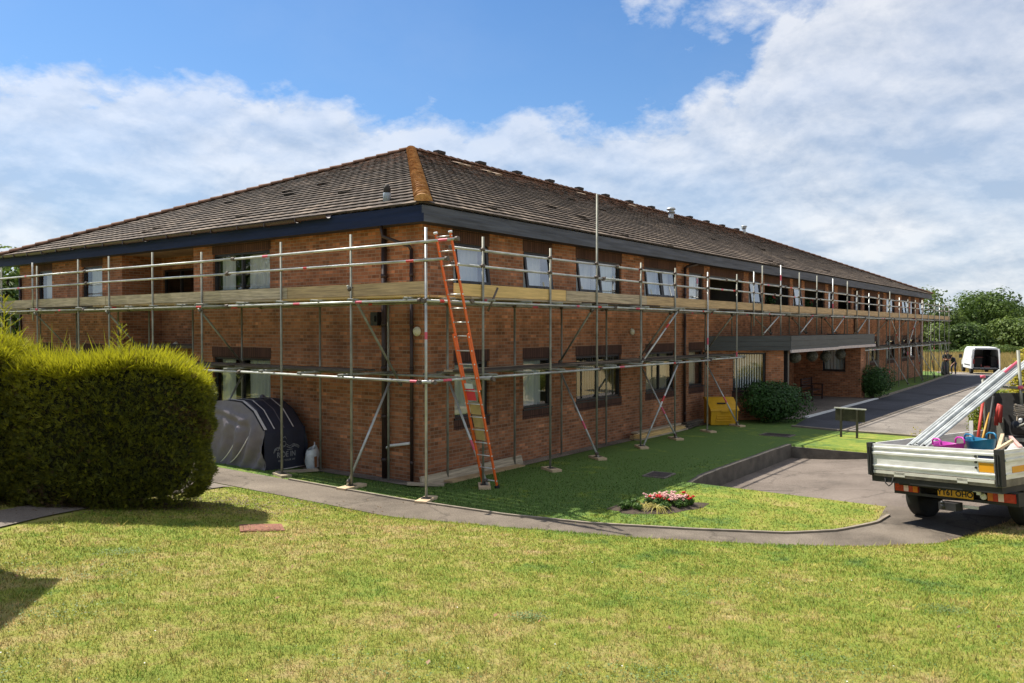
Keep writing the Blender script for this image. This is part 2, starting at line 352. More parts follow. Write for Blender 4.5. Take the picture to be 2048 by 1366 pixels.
m_soldier = brick_mat('brown_soldier_brick', (.125, .060, .042), (.085, .042, .031), (.030, .018, .014), soldier=True)
m_dgrey = M('dark_window_frame', (.022, .020, .022), .45, var=.2)
m_fascia_n = M('navy_fascia_sky_tint', (.011, .020, .058), .7, var=.3, spec=.2, scale=2.5, stretch=(.4, .4, 5))  # dark blue-grey stain with the sky's blue reflection put into its colour
m_fascia_g = M('weathered_grey_fascia', (.062, .069, .090), .7, var=.5, scale=2.5, stretch=(.35, .35, 6))
m_canopy = M('charcoal_canopy_board', (.045, .052, .056), .6, var=.3, scale=2, stretch=(.5, .5, 6))
m_soffit = M('dark_soffit', (.03, .03, .035), .7)
m_gutter = M('brown_gutter', (.055, .032, .028), .4, var=.2)
m_pipe = M('brown_downpipe', (.040, .023, .020), .4, var=.2)
m_glass = glass_mat('window_glass', base=.06)
m_glass_sky = glass_mat('upper_window_glass', base=.21)
m_glass_dk = glass_mat('dark_glass', (.35, .4, .4), .02)
m_room = M('room_interior', (.10, .085, .07), .9, var=.3, scale=1.2)
m_curtain = M('white_net_curtain', (.62, .62, .60), .9, var=.1, scale=2, stretch=(14, 14, .3))
m_blind = M('vertical_blind_fabric', (.82, .81, .78), .85, var=.1)
m_cream = M('cream_curtain', (.42, .36, .27), .9, var=.15, stretch=(12, 12, .3), scale=2)
m_lamp = M('opal_lamp_plastic', (.62, .60, .46), .35, var=.05)
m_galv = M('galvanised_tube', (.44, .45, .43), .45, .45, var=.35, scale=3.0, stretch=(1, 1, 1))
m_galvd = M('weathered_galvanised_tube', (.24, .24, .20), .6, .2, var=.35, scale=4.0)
m_coup = M('rusty_coupler', (.13, .105, .09), .55, .5, var=.5, scale=30)
m_pink = M('pink_paint_band', (.62, .10, .16), .5, var=.1)
m_red = M('red_paint_band', (.50, .04, .04), .5, var=.1)
m_board = M('weathered_grey_board', (.41, .335, .235), .85, var=.45, scale=3.0, stretch=(.6, .6, 12), bump=.2)
m_boardy = M('fresh_yellow_board', (.64, .44, .18), .75, var=.22, scale=3.0, stretch=(.6, .6, 12))
m_boardo = M('tan_scaffold_board', (.43, .305, .165), .8, var=.35, scale=3.0, stretch=(.6, .6, 12))
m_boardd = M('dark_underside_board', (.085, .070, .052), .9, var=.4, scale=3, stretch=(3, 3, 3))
m_sole = M('pale_sole_board', (.52, .39, .25), .85, var=.25, scale=8)
m_orange = M('orange_fibreglass', (.74, .125, .018), .42, var=.14, scale=8)
m_alu = M('aluminium', (.62, .63, .62), .4, .45, var=.12)
m_ply = M('plywood_guard', (.45, .34, .15), .75, var=.2, scale=6)
m_black = M('black_rubber', (.018, .018, .018), .7, var=.2)
m_metal = M('dark_steel', (.05, .05, .052), .5, .5, var=.3)
m_bark = M('bark', (.075, .055, .040), .95, var=.4, scale=12, bump=.5)
m_soil = M('dark_soil', (.060, .042, .030), .95, var=.4, scale=14, bump=.6)

# ------------------------------------------------------------------ terrain
PL = np.array([(-2.76, 60), (-2.76, 2), (-2.75, .44), (-2.74, -1.7), (-2.56, -3.04), (-2.30, -3.95), (-1.62, -5.9), (-.95, -7.3), (-.28, -8.35), (.45, -9.05),
               (1.3, -9.35), (2.0, -9.5), (3.0, -9.9), (6, -11.2), (14, -13.2), (60, -16), (400, -40)], float)
PU = np.array([(-1.72, 60), (-1.72, 2), (-1.73, .5), (-1.72, -1.2), (-1.55, -3.3), (-1.22, -4.7), (-.64, -6.06), (.0, -7.3), (.61, -7.85), (1.47, -8.19), (2.12, -8.23), (2.95, -8.02)], float)
def polydist(P, X, Y):
    X = np.asarray(X, float); Y = np.asarray(Y, float); best = np.full(X.shape, 1e9); sg = np.ones(X.shape)
    for (x0, y0), (x1, y1) in zip(P[:-1], P[1:]):
        dx, dy = x1-x0, y1-y0; t = np.clip(((X-x0)*dx+(Y-y0)*dy)/(dx*dx+dy*dy), 0, 1)
        d = np.hypot(X-x0-t*dx, Y-y0-t*dy); s = np.sign(dx*(Y-y0)-dy*(X-x0)); m = d < best
        best = np.where(m, d, best); sg = np.where(m, s, sg)
    return best*np.where(sg == 0, 1, sg)
def smooth(t): t = np.clip(t, 0, 1); return t*t*(3-2*t)
def park_low(X): return np.interp(X, [2.9, 6, 14, 60], [-9.9, -11.2, -13.2, -16])
def zt(X, Y):
    X = np.asarray(X, float); Y = np.asarray(Y, float)
    wd = np.where((X > 0) & (Y < 0), -Y, np.where((X < 0) & (Y > 0), -X, np.hypot(np.minimum(X, 0), np.minimum(Y, 0))))
    wd = np.where((X > 0) & (Y > 0), 0, wd)
    base = .10*smooth(wd/1.4)*(1-.9*smooth((X-8)/8))
    base = base - .0055*np.clip(X-10, 0, 45) - .032*np.clip(X-54, 0, 12) - .004*np.clip(X-66, 0, 300)
    d = -polydist(PL, X, Y)          # > 0 on the camera side of the path
    w = .35+.65*smooth((-1.5-Y)/2.0)
    ln = .12*w*smooth(d/.45) + .112*np.clip(d, 0, 12.5) + .02*np.clip(d-12.5, 0, 60)
    z = np.where(d > 0, np.maximum(base, .08*(X < 9)) + ln*np.where(X > 14, np.clip(1-(X-14)/30, .1, 1), 1), base)
    pit = .10 - .35*smooth((Y+8.6)/4.2) + .04*np.clip(-8.6-Y, 0, 3)
    inpit = (X > 2.9) & (X < 9.3) & (Y < -4.3) & (d < 0)
    ap = (X > 1.2) & (X <= 2.9) & (Y < -7.9) & (d < 0)
    z = np.where(inpit, pit, z)
    return z
def z1(x, y): return float(zt(np.array([x]), np.array([y]))[0])
def seg(a, b, st): return list(np.arange(a, b, st))
gx = np.array(sorted(set([-600, -300, -150, -80, -50, -35, -25, -20, -17] + seg(-15, -3, .35) + seg(-3, 2.8, .12) + [2.88, 2.92] + seg(3.1, 9.2, .3) + [9.27, 9.31] + seg(9.5, 15, .5)
     + seg(15, 70, 1.5) + [75, 80, 90, 100, 115, 130, 150, 180, 250, 400, 700, 1200])))
gy = np.array(sorted(set([-700, -300, -150, -80, -50, -30, -22, -18] + seg(-16, -10, .5) + seg(-10, -4.4, .15) + [-4.32, -4.28] + seg(-4.1, 0, .2) + seg(0, 6, .35) + seg(6, 24, 1.2)
     + [26, 30, 40, 55, 80, 120, 200, 400, 800])))
def ground():
    XX, YY = np.meshgrid(gx, gy, indexing='ij'); ZZ = zt(XX, YY)
    ZZ = ZZ - np.where((XX > .3) & (XX < 51.2) & (YY > .3) & (YY < 18), .25, 0)
    P = np.stack([XX, YY, ZZ], -1); mb = MB(); mb.grid(P.tolist(), 0, True)
    struct(mb.build('ground', m_lawn), label='lawn and open ground round the building')
    # paths and drives: sheets a few millimetres above
    def resample(P, n):
        d = np.r_[0, np.cumsum(np.hypot(*np.diff(P, axis=0).T))]; t = np.linspace(0, d[-1], n); return np.stack([np.interp(t, d, P[:, 0]), np.interp(t, d, P[:, 1])], 1)
    def ribbon(name, A, B, n, m, off, mat, label):
        A = resample(np.array(A, float), n); B = resample(np.array(B, float), n); rows = []
        for k in range(m+1):
            q = A+(B-A)*k/m; rows.append(np.c_[q, zt(q[:, 0], q[:, 1])+off])
        mb = MB(); mb.grid(np.stack(rows).tolist(), 0, True); return struct(mb.build(name, mat), label=label)
    lo = np.vstack([PL[:11], [(2.0, -9.45), (2.96, -9.85)]])
    # keep the two edges of the path abreast
    ku = [0, 1, 2, 3, 4, 5, 6, 7, 8, 9, 11]; kl = [0, 1, 2, 3, 4, 6, 7, 8, 9, 10, 12]
    A = np.vstack([resample(np.array([PU[ku[i]], PU[ku[i+1]]]), 9)[:-1] for i in range(len(ku)-1)]+[PU[-1:]])
    B = np.vstack([resample(np.array([lo[kl[i]], lo[kl[i+1]]]), 9)[:-1] for i in range(len(kl)-1)]+[lo[-1:]])
    rows = []
    for k in range(7):
        q = A+(B-A)*k/6; rows.append(np.c_[q, np.maximum(zt(q[:, 0], q[:, 1]), .10 if True else 0)+.012])
    mb = MB(); mb.grid(np.stack(rows).tolist()); struct(mb.build('footpath', m_path), label='worn tarmac footpath curving past the corner of the building')
    # parking bay
    xs = np.r_[np.linspace(2.9, 9.3, 24)]; rows = []
    for x in xs:
        ys = np.linspace(-4.3, float(park_low(x)), 40); rows.append(np.c_[np.full(40, x), ys, zt(np.full(40, min(max(x, 2.95), 9.25)), np.minimum(ys, -4.35))+.012])
    mb = MB(); mb.grid(np.stack(rows).tolist()); struct(mb.build('parking_bay', m_park), label='sunken worn tarmac parking bay')
    ribbon('driveway', [(13.85, -2.95), (16.8, -2.46), (27.2, -2.46), (38.6, -2.2), (52.7, -1.6), (54, -1.5)], [(13.6, -4.45), (22, -4.46), (37, -4.7), (54, -5.2)], 40, 4, .02, m_drive, 'new black tarmac driveway past the entrance')
    ribbon('old_road', [(13.6, -4.5), (22, -4.5), (37, -4.75), (54, -5.25), (80, -6)], [(13.6, -8.2), (22, -8.9), (37, -9), (54, -10), (80, -11)], 40, 4, .012, m_old, 'old pale tarmac beside the new driveway')
    ribbon('old_road', [(54.05, -1.5), (60, .5), (70, 2)], [(54.05, -5.2), (62, -5.4), (70, -5.7)], 12, 4, .016, m_old, 'old pale tarmac turning area beyond the driveway')
    ribbon('entrance_paving', [(15.6, -1.7), (27.3, 1.0)], [(16.4, -2.44), (27.3, -2.44)], 14, 3, .03, m_slab, 'paved forecourt under the porch')
    ribbon('side_path', [(-2.9, 3.1), (-5.2, 2.2), (-7.2, .95), (-9.5, -.6)], [(-2.9, 2.1), (-5.0, 1.3), (-7.0, .2), (-9.2, -1.4)], 24, 3, .02, m_slab, 'pale side path under the conifers')
    ribbon('gravel_strip', [(-.02, 18), (-.02, .0)], [(-.45, 18), (-.45, -.45)], 30, 2, .014, m_gravel, 'gravel strip at the foot of the shorter wall')
    ribbon('gravel_strip', [(-.02, -.02), (13.9, -.02)], [(-.45, -.47), (13.9, -.47)], 30, 2, .012, m_gravel, 'gravel strip at the foot of the long wall')
    # kerbs
    mb = MB()
    def kerb_line(P, w, top, bot, m=0):
        P = resample(np.array(P, float), max(2, int(np.hypot(*(np.array(P[-1])-np.array(P[0])))/.9)))
        for a, b in zip(P[:-1], P[1:]):
            hh = .2 if bot is None else bot; mb.bar((a[0], a[1], top(a)-hh/2+random.uniform(-.006, .006)), (b[0], b[1], top(b)-hh/2+random.uniform(-.006, .006)), w, hh-random.uniform(0, .004), m)
    g = lambda a: .085; 
    kerb_line([(2.6, -4.32), (9.24, -4.32)], .13, lambda p: float(.02+.10*(1-smooth((p[0]-8)/8))-.10*max(0, (3.8-p[0])/1.2)), .40)
    kerb_line([(9.31, -4.26), (9.31, -13.0)], .13, lambda p: .05, .40)
    struct(mb.build('kerb', m_kerb), label='mossy concrete kerb round the parking bay')
    mb = MB()
    for P in (np.vstack([PU[1:11]]),):
        Q = resample(P, 60)
        for a, b in zip(Q[:-1], Q[1:]): mb.bar((a[0], a[1], .105), (b[0], b[1], .105), .05, .07)
    struct(mb.build('path_edging', m_edge), label='thin concrete edging along the footpath')
    mb = MB()
    kerb_line([(16.8, -2.42), (27.2, -2.42)], .16, lambda p: z1(*p)+.06, None)
    struct(mb.build('white_kerb', m_white), label='white painted kerb in front of the porch')
    mb = MB()
    kerb_line([(27.4, -2.44), (38.6, -2.12), (52.6, -1.52)], .13, lambda p: z1(*p)+.09, None)
    kerb_line([(13.6, -4.48), (22, -4.48), (37, -4.73), (54, -5.2)], .10, lambda p: z1(*p)+.035, None)
    kerb_line([(13.9, -2.9), (13.6, -4.4)], .13, lambda p: z1(*p)+.05, None); kerb_line([(13.6, -4.55), (13.55, -8.1)], .13, lambda p: z1(*p)+.05, None)
    struct(mb.build('drive_kerb', m_edge), label='pale kerb along the driveway and verge')
ground()
# ------------------------------------------------------------------ the building
BL, BW, EV, ZS, ZE, ZA = 51.58, 18.58, .48, 5.18, 5.53, 9.56
FR = lambda t, d, z: (t, -d, z)       # long wall: t along X, d outwards
FL = lambda t, d, z: (-d, t, z)       # short wall: t along Y
bld = thing('brick_building', 'two storey red brick care home with brown hipped tile roof, wrapped in scaffolding', 'building')
UP = [(.95, 2.13), (3.43, 4.60), (5.73, 8.08), (9.45, 11.55), (12.53, 13.67), (17.80, 19.02), (22.97, 24.05), (28.2, 29.15), (33.25, 34.4), (38.5, 39.4), (40.25, 42.6), (44.4, 46.5), (47.2, 48.5), (49.9, 51.0)]
UPD = [(14.2, 17.25), (19.5, 22.5), (24.54, 27.64), (29.85, 32.35), (35.0, 37.95)]
GR = [(.98, 2.13), (3.43, 4.60), (5.73, 8.08), (9.55, 11.5), (12.54, 13.68), (33.4, 34.6), (36.3, 38.4), (40.25, 42.6), (44.4, 46.3), (47.3, 48.6), (49.9, 50.9)]
DOORG = [(29.85, 32.35)]
ENT = (16.1, 27.2)
LUP = [(4.92, 7.26), (12.95, 14.2), (16.2, 17.25)]
LGR = [(12.95, 14.2), (16.2, 17.25)]
REC = (8.13, 11.79); RD = 1.2
ZU0, ZU1, ZG0, ZG1 = 4.03, 4.93, 1.22, 2.40
def walls():
    mb = MB()
    def wall(F, t0, t1, z0, z1, holes, dep=.11, m=0, d=0.0):
        ts = sorted({t0, t1, *[h[0] for h in holes], *[h[1] for h in holes]}); zs = sorted({z0, z1, *[h[2] for h in holes], *[h[3] for h in holes]})
        for a, b in zip(ts[:-1], ts[1:]):
            for e, f in zip(zs[:-1], zs[1:]):
                if any(h[0] <= (a+b)/2 <= h[1] and h[2] <= (e+f)/2 <= h[3] for h in holes): continue
                mb.face([F(a, d, e), F(b, d, e), F(b, d, f), F(a, d, f)], m)
        for h in holes:
            dp = d-(h[4] if len(h) > 4 else dep)
            a, b, e, f = h[:4]
            for p, q in (((a, e), (b, e)), ((b, e), (b, f)), ((b, f), (a, f)), ((a, f), (a, e))):
                mb.face([F(p[0], d, p[1]), F(q[0], d, q[1]), F(q[0], dp, q[1]), F(p[0], dp, p[1])], m)
    hr = [(a, b, ZU0, ZU1) for a, b in UP] + [(a, b, 3.85, ZU1, .12) for a, b in UPD] + [(a, b, ZG0, ZG1) for a, b in GR] + [(a, b, -.3, ZG1, .3) for a, b in DOORG] + [(*ENT, -.4, 2.42, 1.3)]
    wall(FR, 0, BL, -.4, ZS+.06, hr)
    hl = [(a, b, ZU0, 4.99) for a, b in LUP] + [(a, b, ZG0, ZG1) for a, b in LGR] + [(4.92, 7.28, .08, ZG1), (*REC, -.3, ZS+.05, RD)]
    wall(FL, 0, BW, -.4, ZS+.06, hl)
    # recess back wall with its openings; loggia backs; entrance back
    wall(lambda t, d, z: (RD-d, t, z), REC[0], REC[1], -.3, ZS+.05, [(9.98, 11.72, 3.7, 4.86), (8.3, 9.2, .05, 2.2), (10.2, 11.1, .05, 2.2)])
    wall(lambda t, d, z: (t, 1.3-d, z), ENT[0], ENT[1], -.4, 2.42, [(17.0, 18.1, .0, 2.1), (18.6, 20.2, .9, 2.15), (21.4, 23.4, .0, 2.15)])
    # return wall of the entrance with a window, and its outer end
    wall(lambda t, d, z: (27.2-d, t, z), -1.72, 0, -.4, 2.36, [(-1.05, .0-.02, 1.15, 2.28)])
    mb.face([(27.2, -1.72, -.4), (28.0, -1.72, -.4), (28.0, -1.72, 2.36), (27.2, -1.72, 2.36)]); mb.face([(28.0, -1.72, -.4), (28.0, 0, -.4), (28.0, 0, 2.36), (28.0, -1.72, 2.36)])
    # far and rear walls
    mb.face([(BL, 0, -.6), (BL, BW, -.6), (BL, BW, ZS), (BL, 0, ZS)]); mb.face([(0, BW, -.6), (BL, BW, -.6), (BL, BW, ZS), (0, BW, ZS)])
    # brown soldier courses, 4 mm proud
    for a, b in UP+UPD: mb.fbox(FR, (a-.03, b+.03), (-.02, .004), (ZU1+.001, ZS+.06), 1)
    for a, b in GR+DOORG:
        mb.fbox(FR, (a-.03, b+.03), (-.02, .004), (ZG1+.001, ZG1+.26), 1)
        if (a, b) not in DOORG: mb.fbox(FR, (a-.03, b+.03), (-.02, .004), (ZG0-.24, ZG0-.001), 1)
    for a, b in LUP: mb.fbox(FL, (a-.03, b+.03), (-.02, .004), (4.991, ZS+.06), 1)
    for a, b in LGR+[(4.92, 7.28)]: mb.fbox(FL, (a-.03, b+.03), (-.02, .004), (ZG1+.001, ZG1+.26), 1)
    mb.build('wall', [m_brick, m_soldier], bld)
    # chamfered bay of the porch
    mb = MB(); p0 = np.array([14.02, .0]); p1 = np.array([16.08, -1.9]); e = p1-p0; Ld = float(np.hypot(*e)); e = e/Ld; nn = np.array([e[1], -e[0]])
    nn = nn if nn[0] < 0 else -nn
    FD = lambda t, d, z: (p0[0]+e[0]*t+nn[0]*d, p0[1]+e[1]*t+nn[1]*d, z)
    wall2 = [(.92, 2.14, .98, 2.28)]
    ts = [0, .92, 2.14, Ld]; zs = [-.4, .98, 2.28, 2.36]
    for i in range(3):
        for j in range(3):
            if i == 1 and j == 1: continue
            mb.face([FD(ts[i], 0, zs[j]), FD(ts[i+1], 0, zs[j]), FD(ts[i+1], 0, zs[j+1]), FD(ts[i], 0, zs[j+1])])
    for a, b, c, d in (((.92, .98), (2.14, .98), 0, 0), ((2.14, .98), (2.14, 2.28), 0, 0), ((2.14, 2.28), (.92, 2.28), 0, 0), ((.92, 2.28), (.92, .98), 0, 0)):
        mb.face([FD(a[0], 0, a[1]), FD(b[0], 0, b[1]), FD(b[0], -.12, b[1]), FD(a[0], -.12, a[1])])
    mb.fbox(FD, (.89, 2.17), (-.02, .004), (.72, .979), 1)
    q = FD(Ld, 0, 0); mb.face([(q[0], q[1], -.4), (q[0]+.03, 1.3, -.4), (q[0]+.03, 1.3, 2.36), (q[0], q[1], 2.36)])
    mb.face([FD(0, -.6, -.4), FD(Ld, -.6, -.4), FD(Ld, -.6, 2.36), FD(0, -.6, 2.36)], 2)
    mb.build('bay_wall', [m_brickd, m_soldier, m_room], bld)
    # rooms behind the glass
    mb = MB()
    mb.box((.02, 3.0, -.3), (BL-.05, 3.05, ZS)); mb.box((3.0, 3.1, -.3), (3.05, BW-.1, ZS)); mb.box((.3, .3, 2.58), (BL-.1, 3, 2.66)); mb.box((.3, 3.06, 2.58), (3.0, BW-.1, 2.66))
    mb.box((.3, .3, ZS-.02), (BL-.1, 3, ZS+.03)); mb.box((.3, 3.06, ZS-.02), (3, 8.0, ZS+.03)); mb.box((.3, 12, ZS-.02), (3, BW-.1, ZS+.03)); mb.box((.3, .3, -.2), (BL-.1, 3, -.15))
    for x in (2.8, 5.2, 8.7, 12.0, 15.9, 28.1): mb.box((x, .12, -.15), (x+.06, 3, 2.58) if x < 15 else (x+.06, 3, 2.5))
    for x in (2.8, 5.2, 8.7, 12.0, 14.0, 17.5, 22.7, 28, 34, 39.9): mb.box((x, .12, 2.66), (x+.06, 3, ZS-.02))
    for y in (8.0, 12.0): mb.box((.12, y, -.15), (3, y+.06, ZS-.02))
    mb.build('interior', m_room, bld)
walls()
def window(F, a, b, z0, z1, lights=1, style='blind', opened=(), glass=None, back=.075, sill=True):
    """dark frame in the opening with a pane and a curtain or blind behind each light; opened lights are top-hung sashes pushed out"""
    mb = MB(); fw = .055; d0, d1 = -back-.05, -back+.02
    mb.fbox(F, (a, b), (d0, d1), (z0, z0+fw)); mb.fbox(F, (a, b), (d0, d1), (z1-fw, z1)); mb.fbox(F, (a, a+fw), (d0, d1), (z0+fw, z1-fw)); mb.fbox(F, (b-fw, b), (d0, d1), (z0+fw, z1-fw))
    ts = np.linspace(a+fw/2, b-fw/2, lights+1)
    for t in ts[1:-1]: mb.fbox(F, (t-.03, t+.03), (d0, d1+.003), (z0+fw, z1-fw))
    if sill: mb.fbox(F, (a-.02, b+.02), (-back, .03), (z0-.035, z0-.002))
    w = mb.build('window', m_dgrey, bld)
    for k in range(lights):
        ta, tb = ts[k]+.03, ts[k+1]-.03
        if style == 'open': continue
        if k in opened:
            ang = R(7.5); zt_ = z1-fw*.4
            def G(t, d, z, zt_=zt_, ang=ang):
                h = zt_-z; return F(t, -back+.03+d*math.cos(ang)+h*math.sin(ang), zt_-h*math.cos(ang)+d*math.sin(ang))
            s = MB(); zb = z0+.01
            s.fbox(G, (ta-.02, tb+.02), (-.02, .03), (zb, zb+.08)); s.fbox(G, (ta-.02, tb+.02), (-.02, .03), (z1-.115, z1-.04))
            s.fbox(G, (ta-.02, ta+.055), (-.02, .03), (zb+.08, z1-.115)); s.fbox(G, (tb-.055, tb+.02), (-.02, .03), (zb+.08, z1-.115))
            for tm in (.35, .65): s.fbox(G, (ta+(tb-ta)*tm-.02, ta+(tb-ta)*tm+.02), (.03, .05), (zb+.02, zb+.045))
            s.build('sash', m_dgrey, w)
            p = MB(); p.face([G(ta+.03, 0, zb+.05), G(tb-.03, 0, zb+.05), G(tb-.03, 0, z1-.09), G(ta+.03, 0, z1-.09)]); p.build('pane', glass or m_glass, w)
        else:
            p = MB(); p.face([F(ta, -back-.02, z0+fw), F(tb, -back-.02, z0+fw), F(tb, -back-.02, z1-fw), F(ta, -back-.02, z1-fw)]); p.build('pane', glass or m_glass, w)
        c = MB(); db = -back-(.10 if style == 'blind' else .2)
        if style == 'blind':
            n = max(3, int((tb-ta)/.09)); st = (tb-ta)/n
            for i in range(n):
                t = ta+i*st; c.face([F(t+.004, db+.03, z0+.10), F(t+st*.80, db-.03, z0+.10), F(t+st*.80, db-.03, z1-fw), F(t+.004, db+.03, z1-fw)])
            c.build('blind', m_blind, w)
        elif style in ('net', 'cream', 'half'):
            tt0, tt1 = (ta, tb) if style != 'half' else ((ta, tb) if k == 0 else (ta+(tb-ta)*.55, tb))
            n = max(8, int((tt1-tt0)/.03)); rows = []
            for z in (z0+.04, z1-fw): rows.append([F(tt0+(tt1-tt0)*i/n, db+.025*math.sin(i*1.3+t0_)+.012*math.sin(i*.47), z) for i in range(n+1) for t0_ in (a,)])
            c.grid(rows); c.build('curtain', m_cream if style == 'cream' else m_curtain, w)
    return w
def windows():
    op = {0: (0,), 1: (0,), 2: (0,), 3: (0, 1), 5: (0,), 6: (0,), 11: (0, 1), 13: (0,)}
    for i, (a, b) in enumerate(UP): window(FR, a, b, ZU0, ZU1, 2 if b-a > 1.6 else 1, 'net', op.get(i, ()), m_glass_sky, sill=False)
    st = ['net', 'net', 'blind', 'cream', 'cream', 'net', 'blind', 'net', 'cream', 'net', 'net']
    for i, (a, b) in enumerate(GR): window(FR, a, b, ZG0, ZG1, 2 if b-a > 1.6 else 1, st[i])
    for a, b in UPD: window(FR, a, b, 3.85, ZU1, 1, 'open', sill=False)
    for i, (a, b) in enumerate(LUP): window(FL, a, b, ZU0, 4.99, 2 if i == 0 else 1, 'half' if i == 0 else 'net', sill=False)
    for a, b in LGR: window(FL, a, b, ZG0, ZG1, 1, 'net')
    window(FL, 4.92, 7.28, .08, ZG1, 2, 'half', sill=False)
    FB = lambda t, d, z: (RD-d, t, z)
    window(FB, 9.98, 11.72, 3.7, 4.86, 2, 'none', (), m_glass_dk, sill=False); window(FB, 8.3, 9.2, .05, 2.2, 1, 'none', (), m_glass_dk, sill=False); window(FB, 10.2, 11.1, .05, 2.2, 1, 'none', (), m_glass_dk, sill=False)
    window(lambda t, d, z: (27.2-d, t, z), -1.05, -.02, 1.15, 2.28, 1, 'net')
    p0 = np.array([14.02, .0]); p1 = np.array([16.08, -1.9]); e = (p1-p0)/np.hypot(*(p1-p0)); nn = np.array([e[1], -e[0]]); nn = nn if nn[0] < 0 else -nn
    window(lambda t, d, z: (p0[0]+e[0]*t+nn[0]*d, p0[1]+e[1]*t+nn[1]*d, z), .92, 2.14, .98, 2.28, 1, 'blind')
    FE = lambda t, d, z: (t, 1.3-d, z)
    window(FE, 18.6, 20.2, .9, 2.15, 2, 'net')
    d = MB()
    for a, b in ((17.0, 18.1), (21.4, 22.4), (22.4, 23.4)):
        d.fbox(FE, (a, a+.1), (-.08, -.02), (.0, 2.1)); d.fbox(FE, (b-.1, b), (-.08, -.02), (.0, 2.1)); d.fbox(FE, (a+.1, b-.1), (-.08, -.02), (1.98, 2.1)); d.fbox(FE, (a+.1, b-.1), (-.08, -.02), (0, .3)); d.fbox(FE, (a+.1, b-.1), (-.06, -.05), (.3, 1.98), 1)
    d.build('entrance_door', [m_white, m_glass_dk], bld)
    d = MB(); a, b = DOORG[0]
    d.fbox(FR, (a, b), (-.3, -.24), (-.3, ZG1)); 
    for k in range(3): d.fbox(FR, (a+.1+k*.78, a+.72+k*.78), (-.24, -.22), (.1, 2.1), 1)
    d.build('dark_service_door', [m_dgrey, m_room], bld)
